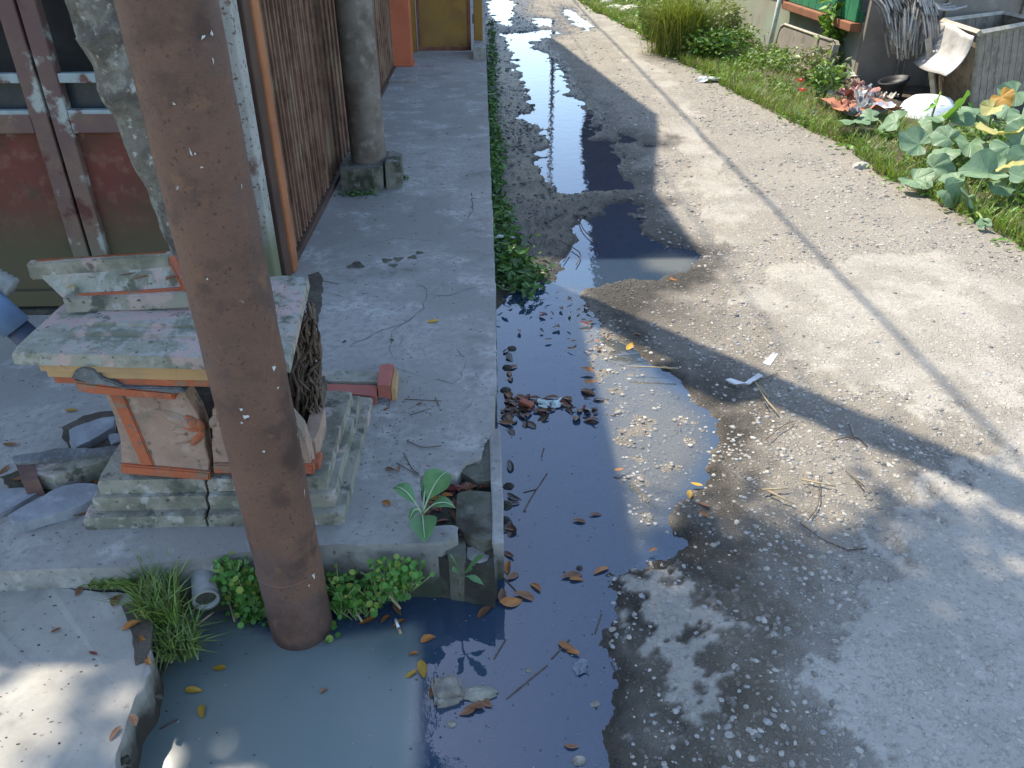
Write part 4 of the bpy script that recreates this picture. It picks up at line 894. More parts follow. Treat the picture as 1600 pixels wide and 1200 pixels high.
# crate built of boards with a bent zinc sheet
cr = empty('wooden_crate', (4.4, 7., 0), 'tall open crate of weathered boards with a bent zinc sheet on its side', 'crate')
zt_ = .74
A, B, C_, D = [G(x, y, zt_) for x, y in ((1472, 35), (1530, 54), (1625, 36), (1567, 23))]
Ab, Bb = WY(1462, 178, A[1]), WY(1513, 205, B[1]); Cb = C_ + (Bb - B); Db = D + (Ab - A)
def boards(T0, T1, B0, B1, n, name, mat, th=.02, gap=.006, skip=()):
    for i in range(n):
        if i in skip: continue
        a, b = i / n, (i + 1) / n - gap
        jt = random.uniform(-.015, .015)
        slabquad(name, [B0 + (B1 - B0) * a, B0 + (B1 - B0) * b, T0 + (T1 - T0) * b + upv * jt * 0, T0 + (T1 - T0) * a], th, mat, cr, .003)
boards(B, C_, Bb, Cb, 9, 'board', M['old_wood']); boards(A, B, Ab, Bb, 5, 'board', M['old_wood']); boards(C_, D, Cb, Db, 5, 'board', M['old_wood']); boards(D, A, Db, Ab, 6, 'board', M['old_wood'])
for p, q in ((A, B), (B, C_), (C_, D), (D, A)): tube('rim', [p + upv * .01, q + upv * .01], .026, M['pale_wood'], cr, 4, smooth=False)
mk('inner_floor', [p * .88 + (A + B + C_ + D) / 4 * .12 - upv * .22 for p in (A, B, C_, D)], [(3, 2, 1, 0)], pm('rusty_inside', [(.13, .05, .035), ((.09, .04, .03), 5, .4, .6)], rough=.9), cr)
# zinc sheet hung from the left rim, curling outwards
V = []; Fc = []; nu, nv = 9, 9
S0, S1 = A + (B - A) * .0, A + (B - A) * .97
for i in range(nu):
    for j in range(nv):
        u, v = i / (nu - 1), j / (nv - 1)
        p = S0 + (S1 - S0) * u; out = np.array([-.95, -.30, 0])
        q = p + out * (.03 + .03 * v + .16 * v ** 3) + upv * (-.36 * v + .03 * v ** 3) + upv * .015 * math.sin(u * 5 + v * 3)
        V.append(q)
for i in range(nu - 1):
    for j in range(nv - 1): Fc.append((i * nv + j, (i + 1) * nv + j, (i + 1) * nv + j + 1, i * nv + j + 1))
zs_ = mk('zinc_sheet', V, Fc, M['zinc'], cr, True); sm = zs_.modifiers.new('thick', 'SOLIDIFY'); sm.thickness = .006
tag(tube('wooden_prop', [WY(1462, 168, 7.3), WY(1450, 60, 7.45)], .03, M['pale_wood'], None, 4, smooth=False), 'pale square timber prop leaning beside the wooden crate', 'timber')
for a, b, nm in (((1390, 166), (1408, 78), 'long thin stick leaning against the grey brown end wall'), ((1402, 168), (1413, 95), 'shorter thin stick leaning against the grey brown end wall')):
    tag(tube('thin_stick', [WY(*a, 8.05), WY(*b, 8.2)], .012, M['old_wood'], None, 6), nm, 'stick')
rb = empty('reed_bundle', WY(1410, 90, 7.9), 'bundle of dry grey reeds sprawling beside the wooden crate', 'reeds')
for i in range(95):
    t = random.random(); s_ = random.uniform(0, 1)
    a = WY(1335 + 95 * t, -20 - 25 * random.random(), 8.0 - .2 * s_); b = WY(1398 + 36 * t + random.uniform(-10, 6), 50 + 46 * random.random(), 7.75 - .25 * s_)
    m_ = (a + b) / 2 + np.array((.05, -.03, .05 + .03 * random.random()))
    tube('reed', curved([a, m_, b], 4), random.uniform(.006, .012), M['reed'], rb, 5)
for i in range(12):
    t = random.random(); a = WY(1432 + 26 * t, -14, 7.6); m_ = WY(1446 + 22 * t + random.uniform(-5, 5), 35, 7.5); b = WY(1452 + 18 * t, 62 + 80 * random.random(), 7.5)
    tube('reed', curved([a, m_, b], 4), random.uniform(.005, .010), M['reed'], rb, 5)
for i in range(5):
    a = WY(1448 + 4 * i, 2 + 3 * i, 7.7); b = WY(1486 + 6 * i, 6 + 5 * i - i * i, 7.8); tube('reed', curved([a, (a + b) / 2 + np.array((0, 0, -.02)), b], 4), .012, M['reed'], rb, 5)
# white basin, refuse, pots
c = G(1447, 186, .05); bs_ = empty('white_basin', c, 'white enamel basin lying upside down behind the broad leaves', 'basin'); V = []; Fc = []
prof = [(.26, .0), (.265, .02), (.25, .04), (.21, .13), (.15, .18), (.08, .195), (.0, .198)]
for r_, z in prof:
    for j in range(24): V.append((c[0] + r_ * math.cos(j / 24 * 6.283), c[1] + r_ * math.sin(j / 24 * 6.283), c[2] + z))
for i in range(len(prof) - 1):
    for j in range(24): Fc.append((i * 24 + j, i * 24 + (j + 1) % 24, (i + 1) * 24 + (j + 1) % 24, (i + 1) * 24 + j))
mk('bowl', V, Fc, M['white_pl'], bs_, True); tube('lip', [(c[0] + .265 * math.cos(j / 24 * 6.283), c[1] + .265 * math.sin(j / 24 * 6.283), c[2] + .006) for j in range(25)], .010, M['white_pl'], bs_, 6)
def crumple(name, cx, cy, z, w, h, mat, seed, amp=.05):
    c = G(cx, cy, z); V = []; Fc = []; n = 8
    for i in range(n):
        for j in range(n):
            u, v = i / (n - 1) - .5, j / (n - 1) - .5; k_ = float(fbm(np.array([u * 4 + seed]), np.array([v * 4]), seed, 3)[0]) - .4
            V.append((c[0] + u * w + .10 * w * math.sin(seed + 2.1 * v * 4), c[1] + v * h + .10 * h * math.cos(seed + 1.7 * u * 4), c[2] + max(-.0, k_ * amp * 3) + .006))
    for i in range(n - 1):
        for j in range(n - 1): Fc.append((i * n + j, (i + 1) * n + j, (i + 1) * n + j + 1, i * n + j + 1))
    return mk(name, V, Fc, mat)
def flat(name, c, **k): return pm(name, [c, (tuple(v * .75 for v in c), 14, .45, .7)], bump=.1, **k)
for (nm, x, y, z, w, h, col, lab, amp) in (
    ('plastic_sheet', 1338, 172, .16, .46, .42, (.46, .20, .11), 'crumpled orange plastic sheet on the refuse heap by the house', .06),
    ('rag', 1336, 148, .22, .30, .30, (.42, .20, .16), 'crumpled pinkish brown rag on the refuse heap', .07),
    ('paper', 1312, 146, .20, .22, .2, (.72, .68, .60), 'cream paper scrap on top of the refuse heap', .04),
    ('plastic_bag', 1375, 174, .16, .25, .22, (.70, .70, .72), 'white plastic bag beside the orange sheet', .06),
    ('plastic_bag', 1257, 183, .04, .17, .16, (.55, .68, .78), 'pale blue plastic bag lying at the grass edge', .06),
    ('plastic_bag', 1108, 128, .05, .26, .12, (.70, .70, .66), 'pale torn bag on the lane edge below the bushes', .04),
    ('plastic_sheet', 1322, 118, .18, .4, .12, (.62, .60, .50), 'pale bent sheet at the back of the refuse heap', .04)):
    tag(crumple(nm, x, y, z, w, h, flat(nm + str(x), col, rough=.5), int(x), amp), lab, 'litter')
SCR = []
V, Fc = rock_mesh(77, 3, .5, .12); tag(mk('refuse_heap', V * np.array((.38, .55, .22)) + G(1345, 165, .03), Fc, M['soil'], None, True), 'low mound of dirt under the refuse by the house', 'heap')
SC_ = [flat('scrap%d' % i, c_, rough=.55) for i, c_ in enumerate(((.50, .46, .39), (.32, .15, .11), (.17, .18, .20), (.52, .52, .51), (.38, .27, .20), (.10, .09, .08)))]
for i in range(26):
    x, y = random.gauss(1342, 26), random.gauss(156, 11); z = .24 - .003 * abs(x - 1345)
    o = crumple('scrap', x, y, z, random.uniform(.05, .16), random.uniform(.05, .14), SC_[i % 6], i + 3, .06)
    SCR.append((o, G(x, y, z), ('cream', 'red', 'slate blue', 'white', 'tan', 'black')[i % 6]))
def pot(name, x, y, z, r, h, mat, label, tilt=0):
    c = G(x, y, z); e = empty(name, c, label, 'pot'); V = []; Fc = []
    pr_ = [(.70, 0), (.95, .9), (1.05, .92), (1.05, 1.), (.92, 1.), (.88, .85), (.0, .8)]
    for a, b in pr_:
        for j in range(18):
            th = j / 18 * 6.283; V.append((c[0] + r * a * math.cos(th), c[1] + r * a * math.sin(th), c[2] + h * b + tilt * r * a * math.cos(th)))
    for i in range(len(pr_) - 1):
        for j in range(18): Fc.append((i * 18 + j, i * 18 + (j + 1) % 18, (i + 1) * 18 + (j + 1) % 18, (i + 1) * 18 + j))
    mk('bowl', V, Fc, mat, e, True); return e, c
M['dpot'] = flat('dark_clay', (.075, .06, .048), rough=.8)
pot('flower_pot', 1287, 150, .03, .12, .22, M['dpot'], 'dark clay pot holding a straggly plant beside the refuse heap')
pot('bucket', 1388, 162, .03, .13, .22, flat('black_plastic', (.025, .027, .03), rough=.5), 'black plastic bucket tipped against the end wall', .25)
M['stonew'] = pm('whitish_stone', [(.46, .44, .39), ((.34, .32, .28), 12, .4, .65), ((.22, .22, .17), 8, .6, .74)], rough=.9, bump=.7, bscale=30)
RUB = []; POR = []
for i, (x, y, r_) in enumerate(((1178, 92, .16), (1196, 100, .14), (1216, 108, .15), (1238, 113, .14), (962, 18, .22), (985, 22, .24), (948, 8, .18), (1165, 84, .12), (1345, 262, .06))):
    c = G(x, y, .04); V, Fc = rock_mesh(200 + i, 2, .6, .15)
    o = mk('rubble_stone', V * r_ + c, Fc, M['stonew'])
    (RUB if i < 4 or i == 7 else POR).append((o, c, 'pale')) if i < 8 else tag(o, 'small pale stone at the lane edge under the broad leaves', 'stone')
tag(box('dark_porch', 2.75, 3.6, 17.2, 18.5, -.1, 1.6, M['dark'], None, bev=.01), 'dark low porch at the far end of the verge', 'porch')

# ---- plants
LEAFN = 0
def pleaf(r, seed, cup=.25, notch=.5):
    """broad round leaf: stalk joint at the origin, tip towards +X, radius r, gently lobed and cupped."""
    rr = random.Random(seed); V = [(0, 0, 0)]; Fc = []; nr, ns = 5, 26; ph = rr.uniform(0, 6); bend = rr.uniform(-.1, .55); fold = rr.uniform(-.25, .45)
    for i in range(1, nr + 1):
        q = i / nr
        for j in range(ns):
            th = -math.pi + (j / (ns - 1)) * 2 * math.pi; th *= .97
            e = 1 + .055 * math.cos(5 * th) - notch * math.exp(-((abs(th) - math.pi) / .38) ** 2) + .05 * math.sin(7 * th + ph)
            rad = r * q * e
            x, y = rad * math.cos(th) + r * .28 * q, rad * math.sin(th)
            z = cup * r * q * q * .55 + .07 * r * q * math.sin(5 * th + ph) + .05 * r * q * math.cos(9 * th)
            z -= bend * x * abs(x) / r + fold * abs(y) * .0; z += fold * abs(y)
            V.append((x, y, z))
    for j in range(ns - 1): Fc.append((0, 1 + j, 2 + j))
    for i in range(nr - 1):
        for j in range(ns - 1):
            a = 1 + i * ns + j; Fc.append((a, a + ns, a + ns + 1, a + 1))
    return V, Fc
def pump_mat(name, c1, c2, vein):
    k = NT(name); v = k.coord('Object')
    sp = k.new('ShaderNodeSeparateXYZ'); k.link(v, sp.inputs[0])
    ang = k.math('ARCTAN2', sp.outputs[1], sp.outputs[0]); w = k.math('ABSOLUTE', k.math('SINE', k.math('MULTIPLY', ang, 3.5)))
    c = k.mix(k.ramp(k.noise(v, 14, 6), .35, .68), c1, c2); c = k.mix(k.math('MULTIPLY', k.ramp(w, .14, .03), .55), c, vein)
    k.link(c, k.b.inputs['Base Color']); k.b.inputs['Roughness'].default_value = .5; k.b.inputs['Specular IOR Level'].default_value = .35
    k.link(k.bump(k.math('ADD', k.noise(v, 40, 5), k.ramp(w, .0, .2)), .5, .006), k.b.inputs['Normal'])
    tr_ = k.new('ShaderNodeBsdfTranslucent'); k.link(k.mix(1., c, (1, 1., .4), 'MULTIPLY'), tr_.inputs[0]); mx = k.new('ShaderNodeMixShader'); mx.inputs[0].default_value = .22
    k.link(k.b.outputs[0], mx.inputs[1]); k.link(tr_.outputs[0], mx.inputs[2]); k.link(mx.outputs[0], k.out.inputs[0]); return k.m
M['pk'] = pump_mat('pumpkin_leaf', (.15, .255, .135), (.22, .315, .185), (.29, .38, .24)); M['pky'] = pump_mat('yellowed_pumpkin_leaf', (.42, .40, .13), (.50, .44, .16), (.5, .46, .22)); M['pkb'] = pump_mat('fresh_pumpkin_leaf', (.15, .33, .045), (.20, .40, .06), (.3, .45, .12))
M['pko'] = pump_mat('dead_pumpkin_leaf', (.50, .29, .06), (.44, .24, .06), (.5, .33, .12))
M['stalk'] = pm('green_stalk', [(.20, .29, .10), ((.28, .34, .14), 20, .4, .65)], rough=.7, bump=.2)
PK = [(1335, 190, 28, .20, 'pk', 0), (1362, 183, 20, .2, 'pk', 0), (1400, 190, 26, .22, 'pk', 0), (1440, 197, 30, .30, 'pk', 0), (1436, 226, 30, .24, 'pk', 0), (1472, 190, 28, .36, 'pk', 0), (1462, 163, 22, .42, 'pkb', 0), (1497, 168, 24, .46, 'pkb', 0),
      (1526, 178, 34, .42, 'pk', 1), (1576, 168, 30, .48, 'pk', 1), (1588, 144, 28, .52, 'pk', 1), (1564, 152, 18, .50, 'pko', 1), (1551, 168, 18, .50, 'pky', 1), (1556, 210, 34, .40, 'pky', 1), (1516, 224, 30, .32, 'pk', 1), (1482, 215, 26, .30, 'pk', 1), (1576, 230, 30, .36, 'pk', 1), (1602, 205, 32, .44, 'pk', 1), (1598, 180, 26, .46, 'pk', 1),
      (1474, 240, 28, .24, 'pk', 2), (1457, 262, 26, .18, 'pk', 2), (1428, 281, 24, .12, 'pk', 2), (1497, 278, 28, .22, 'pk', 2), (1480, 298, 26, .16, 'pk', 2), (1514, 308, 28, .18, 'pk', 2), (1544, 270, 32, .26, 'pk', 2), (1585, 262, 30, .30, 'pky', 2), (1604, 245, 28, .34, 'pk', 2), (1539, 352, 14, .08, 'pk', 2), (1610, 280, 26, .26, 'pk', 2), (1570, 290, 24, .20, 'pk', 2)]
plants = [empty('pumpkin_plant', (*G(1430, 240, .03)[:2], .03), 'broad-leaved gourd plant before the white basin', 'plant', 'gourd plants on the verge'),
          empty('pumpkin_plant', (*G(1570, 260, .03)[:2], .03), 'broad-leaved gourd plant with yellowing leaves in front of the wooden crate', 'plant', 'gourd plants on the verge'),
          empty('pumpkin_plant', (*G(1510, 320, .03)[:2], .03), 'low broad-leaved gourd plant spreading to the lane edge', 'plant', 'gourd plants on the verge')]
for i, (x, y, w, z, mt, pi) in enumerate(PK):
    c = G(x, y, z); r_ = w * depth(c) / FPX * random.uniform(.70, 1.05); V, Fc = pleaf(r_, i, random.uniform(-.5, .7))
    yaw = random.uniform(0, 6.28); up_ = Vector((-.35 + random.gauss(0, .36), -.40 + random.gauss(0, .36), 1.)).normalized()
    if mt == 'pkb': up_ = Vector((-.5, .6, .35)).normalized()
    rot = (up_.to_track_quat('Z', 'Y') @ Euler((0, 0, yaw)).to_quaternion()).to_euler()
    o = mk('leaf', V, Fc, M[mt], plants[pi], True); o.location = Vector(c); o.rotation_euler = rot
    b0 = plants[pi].location + Vector((random.uniform(-.2, .2), random.uniform(-.2, .2), 0)); b0 = Vector((c[0], c[1], 0)) * .6 + b0 * .4; b0.z = .02
    tube('stalk', curved([b0, (np.array(b0) + c) / 2 + np.array((.02, .03, .05)), c], 4), .007, M['stalk'], plants[pi], 6)
def grass(name, n, place, hmin, hmax, w, mat, seed, lean=.5, parent=None):
    r = np.random.default_rng(seed); P = place(n, r); n = len(P); h = r.uniform(hmin, hmax, n) ** 1.; th = r.uniform(0, 6.283, n)
    d = np.stack([np.cos(th), np.sin(th), np.zeros(n)], 1); s = np.stack([-d[:, 1], d[:, 0], np.zeros(n)], 1); l = r.uniform(.15, lean * 1.6, n)[:, None]; up = np.array([0, 0, 1.]); H = h[:, None]; W = (w * r.uniform(.6, 1.3, n))[:, None]
    m = P + up * H * .55 + d * H * l * .30; e = P + up * H * (1 - .25 * l) + d * H * l
    V = np.stack([P - s * W, P + s * W, m - s * W * .8, m + s * W * .8, e], 1).reshape(-1, 3); i = np.arange(n) * 5
    Fc = [(a, a + 1, a + 3, a + 2) for a in i] + [(a + 2, a + 3, a + 4) for a in i]
    t = np.repeat(r.uniform(.6, 1.4, (n, 1)) * (1 + r.normal(size=(n, 3)) * .08), 5, 0)
    return mk(name, V, Fc, mat, parent, cattr={'tone': t})
M['grass'] = leafmat('verge_grass', (.16, .27, .035), (.23, .33, .06), trans=.3, attr='tone', vary=0); M['weed'] = leafmat('verge_weed', (.12, .23, .04), (.20, .31, .065), trans=.25, attr='tone', vary=0)
M['drygrass'] = leafmat('straw_grass', (.32, .27, .12), (.25, .22, .09), trans=.2, attr='tone', vary=0)
def vplace(y0, y1, wmax, clump=.5, off=0.):
    def f(n, r):
        Y = y0 + (y1 - y0) * r.random(n) ** 1.25; X = verge_x(Y) + off + (r.random(n) ** 1.3) * wmax - .02 + (fbm(Y * 3, Y * 0, 5, 3) - .5) * .16
        k_ = fbm(X * 3, Y * 3, 70, 3) > clump * r.random(n); X, Y = X[k_], Y[k_]
        return np.stack([X, Y, np.full(len(X), .035)], 1)
    return f
tag(grass('grass', 36000, vplace(2.5, 18, 1.0), .04, .17, .0032, M['grass'], 1), 'long green grass along the lane edge', 'grass', kind='stuff')
tag(grass('grass', 9000, vplace(2.5, 18, .7), .04, .17, .0024, M['drygrass'], 2, .8), 'dry straw-coloured grass among the green', 'grass', kind='stuff')
V, Fc, t = leaf_cloud(16000, lambda n, r: vplace(4.2, 17.5, 1.15, .75, .03)(n, r) + np.stack([0 * np.arange(n)[:0]] * 3, 1).sum() * 0, .055, 9) if False else (None, None, None)
def weed_place(n, r):
    k = 420; Y = 3.2 + 14.3 * r.random(k) ** 1.2; X = verge_x(Y) + .02 + r.random(k) * 1.2; hh = r.uniform(.06, .26, k) * np.clip((X - verge_x(Y)) * 1.8, .35, 1.3)
    kp = ~((X > 2.95) & (Y > 6.3) & (Y < 8.8)); X, Y, hh = X[kp], Y[kp], hh[kp]; k = len(X)
    j = r.integers(0, k, n); q = r.normal(size=(n, 3)); return np.stack([X[j] + q[:, 0] * .09, Y[j] + q[:, 1] * .11, .03 + hh[j] * r.random(n) ** .6], 1)
V, Fc, t = leaf_cloud(21000, weed_place, .055, 9)
tag(mk('weeds', V, Fc, M['weed'], cattr={'tone': t}), 'leafy green weeds crowding the verge below the house', 'weeds', kind='stuff')
def bush(name, px, z0, rx, rz, n, size, mat, label, seed, stems=6):
    c = G(px[0], px[1], z0); e = empty(name, c, label, 'bush')
    def pl_(n, r):
        k = 26; th = r.uniform(0, 6.283, k); q = r.random(k) ** .5; cc = np.stack([np.cos(th) * q * rx, np.sin(th) * q * rx, rz * (.35 + .65 * r.random(k))], 1) + c
        j = r.integers(0, k, n); return cc[j] + r.normal(size=(n, 3)) * np.array([rx, rx, rz]) * .2
    V, Fc, t = leaf_cloud(n, pl_, size, seed); mk('foliage', V, Fc, mat, e, cattr={'tone': t})
    tubes('stems', [(curved([c + np.array((random.uniform(-.03, .03), random.uniform(-.03, .03), 0)), c + np.array((random.uniform(-.4, .4) * rx, random.uniform(-.4, .4) * rx, rz * .5)), c + np.array((random.uniform(-.8, .8) * rx, random.uniform(-.8, .8) * rx, rz * random.uniform(.8, 1.1)))], 4), .008) for _ in range(stems)], M['stalk'], e, 5)
    return e
M['yel'] = leafmat('yellow_green_plume', (.20, .27, .05), (.27, .30, .08), trans=.3, attr='tone', vary=0); M['brt'] = leafmat('bright_green_bush', (.14, .27, .03), (.18, .32, .05), trans=.3, attr='tone', vary=0); M['oliv'] = leafmat('pale_olive_bush', (.18, .21, .08), (.25, .26, .12), trans=.25, attr='tone', vary=0)
bush('bush', (1018, 60), .04, .20, .55, 900, .09, M['brt'], 'bright green upright bush left of the feathery yellow one', 3)
yb = bush('bush', (1062, 85), .04, .32, .80, 700, .05, M['yel'], 'feathery yellow-green bush at the lane edge', 4)
cy = np.array(yb.location)
grass('plumes', 3600, lambda n, r: cy + r.normal(size=(n, 3)) * np.array([.13, .13, .0]), .35, .95, .003, M['yel'], 6, .8, yb)
bush('bush', (1118, 70), .04, .25, .48, 700, .08, M['oliv'], 'pale olive bush right of the feathery yellow one', 5)
bush('bush', (1105, 98), .04, .22, .30, 700, .08, M['weed'], 'low leafy bush in front of the pale olive one', 6)
tv = bush('climbing_plant', (1288, 125), .04, .14, .78, 500, .10, M['brt'], 'tall thin leafy plant climbing before the leaning slab', 7, 3)
bush('potted_plant', (1287, 146), .20, .16, .25, 260, .07, M['weed'], 'straggly plant in the dark clay pot', 8)
bush('bush', (1268, 135), .04, .18, .30, 500, .06, M['oliv'], 'greyish bush between climbing plant and flower pot', 12)
M['redfl'] = leafmat('red_petal', (.55, .04, .025), (.65, .09, .05), trans=.2, vary=.1)
for i, (x, y, z, lab) in enumerate(((1250, 128, .18, 'upper red flower in the weeds left of the dark pot'), (1253, 143, .14, 'lower red flower in the weeds left of the dark pot'), (1291, 114, .32, 'small red flower above the dark clay pot'))):
    c = G(x, y, z); e = empty('red_flower', c, lab, 'flower')
    for k_ in range(6):
        a = k_ / 6 * 6.283; V = [(0, 0, 0), (.025, -.014, .012), (.05, 0, .016), (.025, .014, .012)]
        o = mk('petal', V, [(0, 1, 2, 3)], M['redfl'], e); o.location = Vector(c); o.rotation_euler = (-.4, -.3, a)
    tube('stem', [(c[0], c[1], .03), c], .004, M['stalk'], e, 5)
# far things that only the puddles mirror
th_ = empty('timber_house', (4, 22, 0), 'two-storey house with dark timber upper floor far up the lane', 'house')
box('lower_wall', 5.2, 9., 21.5, 27, -.3, 3.5, M['plaster'], th_)
V = [(2.5, 21, 3.6), (9, 21, 3.6), (9, 27, 3.6), (3.5, 27, 3.6), (3.6, 21, 10.4), (9, 21, 10.4), (9, 27, 10.4), (4.9, 27, 10.4)]
mk('upper_wall', V, [(3, 2, 1, 0), (4, 5, 6, 7), (0, 1, 5, 4), (1, 2, 6, 5), (2, 3, 7, 6), (3, 0, 4, 7)], M['shut_dark'], th_)
tag(tube('utility_pole', [(2.5, 30, -.3), (2.5, 30, 9.5)], [.08, .06], M['postcon'], None, 12), 'tall utility pole far up the lane mirrored in the long puddle', 'pole')
# ================================================================ SMALL PLANTS, LITTER, LEAVES
M['mustard'] = pump_mat('mustard_leaf', (.10, .23, .075), (.14, .28, .10), (.36, .46, .28)); M['clover'] = leafmat('round_creeper_leaf', (.075, .20, .035), (.12, .27, .05), trans=.25, attr='tone', vary=0)
M['kerbweed'] = leafmat('kerb_weed', (.06, .15, .03), (.10, .20, .045), trans=.2, attr='tone', vary=0)
def blade_leaf(name, parent, base, tipp, w, mat, droop=.02, n=8, shape=1.0):
    base, tipp = np.array(base, float), np.array(tipp, float); d = tipp - base; s = np.cross(d, upv); s /= np.linalg.norm(s) + 1e-9; V = []; Fc = []
    for i in range(n + 1):
        t = i / n; c = base + d * t + upv * (droop * 4 * t * (1 - t)); ww = w * (.10 + max(0, math.sin(math.pi * min(1, max(0, (t - .25) / .75)) ** shape)) ** .75) if t > .2 else w * .09
        for u in (-1, -.5, 0, .5, 1): V.append(c + s * u * ww * (1 + .10 * math.sin(9 * t + 3 * u)) + upv * (abs(u) * .25 * ww + .03 * w * math.sin(12 * t + 5 * u)))
    V[-5:] = [V[-3]] * 5
    for i in range(n):
        for j in range(4): a = i * 5 + j; Fc.append((a, a + 1, a + 6, a + 5))
    return mk(name, V, Fc, mat, parent, True)
M['must1'] = leafmat('mustard_plant_leaf', (.095, .215, .075), (.13, .26, .10), trans=.2, scale=40); M['mrib'] = leafmat('pale_leaf_rib', (.42, .50, .32), (.36, .45, .27), trans=.1)
mp = empty('mustard_plant', G(660, 808, .2), 'broad-leaved mustard seedling growing from the broken pavement hole', 'plant')
b0 = G(660, 806, .21)
for (x, y, z, w, sh) in ((700, 738, .30, .040, 1.), (614, 762, .27, .022, 1.), (712, 794, .24, .020, 1.), (664, 848, .235, .032, 1.), (640, 815, .22, .012, 1.), (672, 744, .24, .012, 1.)):
    tp = G(x, y, z); lf = blade_leaf('leaf', mp, b0, tp, w, M['must1'], .03, 9, sh)
    d = tp - b0; tube('rib', [b0 + d * t + upv * (.03 * 4 * t * (1 - t) + .003) for t in np.linspace(0, .93, 9)], list(np.linspace(.0032, .0008, 9)), M['mrib'], lf, 5)
sp = empty('seedling', G(722, 920, 0), 'small seedling with four leaves rooted in the wet broken corner', 'plant')
b1 = WY(718, 918, 1.50); tube('stem', [b1 - upv * .03, b1, WY(720, 898, 1.50)], [.003, .0022, .002], M['root'], sp, 6)
for (x, y, w) in ((703, 868, .013), (757, 868, .014), (706, 892, .012), (738, 890, .012), (756, 914, .010)): blade_leaf('leaf', sp, WY(722, 900, 1.50), WY(x, y, 1.49), w, M['must1'], .008, 7)
# round-leaved creeper either side of the iron pole
def discs(name, P, rr, mat, parent, seed):
    r = np.random.default_rng(seed); V = []; Fc = []; T = []
    for p in P:
        u = np.array([r.normal() * .35, r.normal() * .35 - .25, 1.]); u /= np.linalg.norm(u); a = np.cross(u, (1, 0, .1)); a /= np.linalg.norm(a); b = np.cross(u, a); q = rr * r.uniform(.55, 1.25); o = len(V); tn = r.uniform(.6, 1.35)
        V.append(p - u * q * .12)
        for j in range(8): th = j / 8 * 6.283; V.append(p + (a * math.cos(th) + b * math.sin(th)) * q)
        Fc += [(o, o + 1 + j, o + 1 + (j + 1) % 8) for j in range(8)]; T += [(tn * (1.9 if tn > 1.22 else 1), tn * 1.05, tn * .9)] * 9
    return mk(name, V, Fc, mat, parent, True, cattr={'tone': np.array(T)})
def creeper(label, zone, n, seed):
    e = empty('creeper', zone[0], label, 'plant'); r = random.Random(seed); P = []; st = []
    for _ in range(n):
        i = r.randrange(len(zone)); c = zone[i]; P.append(np.array(c) + np.array((r.gauss(0, .025), r.gauss(0, .02), abs(r.gauss(0, .02)))))
        if r.random() < .3: st.append(([np.array(c) - upv * .06, P[-1]], .0014))
    discs('leaves', P, .0078, M['clover'], e, seed); tubes('stems', st, M['stalk'], e, 4)
creeper('round-leaved green creeper left of the rusty iron pole', [WY(x, y, 1.52) for x, y in ((360, 890), (372, 900), (385, 910), (395, 925), (400, 945), (405, 965), (415, 975), (375, 925), (362, 910), (392, 955), (410, 950), (385, 935))], 620, 3)
creeper('round-leaved green creeper right of the rusty iron pole', [WY(x, y, 1.51) for x, y in ((530, 915), (545, 930), (560, 935), (575, 945), (610, 890), (620, 905), (600, 895), (630, 915), (640, 900), (615, 920), (590, 925), (530, 945), (555, 950))], 480, 4)
discs('creeper_sprig', [G(x, y, .012) for x, y in ((522, 980), (515, 998), (528, 992), (540, 965), (510, 1001), (519, 975))], .009, M['clover'], None, 9).update({}) if False else tag(discs('creeper_sprig', [G(x, y, .012) for x, y in ((522, 980), (515, 998), (528, 992), (540, 965), (510, 1001), (519, 975))], .009, M['clover'], None, 9), 'small sprig of round leaves floating against the iron pole foot', 'plant')
# grass tuft at the corner of the pit
M['tuft'] = leafmat('tuft_grass', (.14, .22, .045), (.21, .27, .08), trans=.25, attr='tone', vary=0)
gt_ = empty('grass_tuft', G(270, 960, .13), 'long-bladed grass tuft at the corner of the milky pit', 'grass')
grass('blades', 420, lambda n, r: np.array([G(x, y, .10) for x, y in zip(r.uniform(222, 282, n), r.uniform(925, 985, n))]), .05, .15, .0026, M['tuft'], 5, .55, gt_)
grass('blades', 260, lambda n, r: np.array([G(x, y, .05) for x, y in zip(r.uniform(250, 310, n), r.uniform(985, 1035, n))]), .04, .12, .0026, M['tuft'], 6, .8, gt_)
ge = empty('grass_tuft', G(175, 905, .13), 'small low weed tuft in the step beside the apron', 'grass')
grass('blades', 200, lambda n, r: np.array([G(x, y, .135) for x, y in zip(r.uniform(140, 225, n), r.uniform(903, 922, n))]), .015, .055, .004, M['tuft'], 7, .9, ge)
for (x, y, lab) in ((560, 303, 'tiny moss tuft at the foot of the concrete post'), (615, 280, 'tiny weed tuft on the right of the post plinth')):
    e = empty('moss_tuft', G(x, y, .2), lab, 'moss'); V, Fc, t = leaf_cloud(160, lambda n, r: G(x, y, .205) + r.normal(size=(n, 3)) * np.array([.06, .02, .008]), .03, int(x)); mk('foliage', V, Fc, M['kerbweed'], e, cattr={'tone': t})
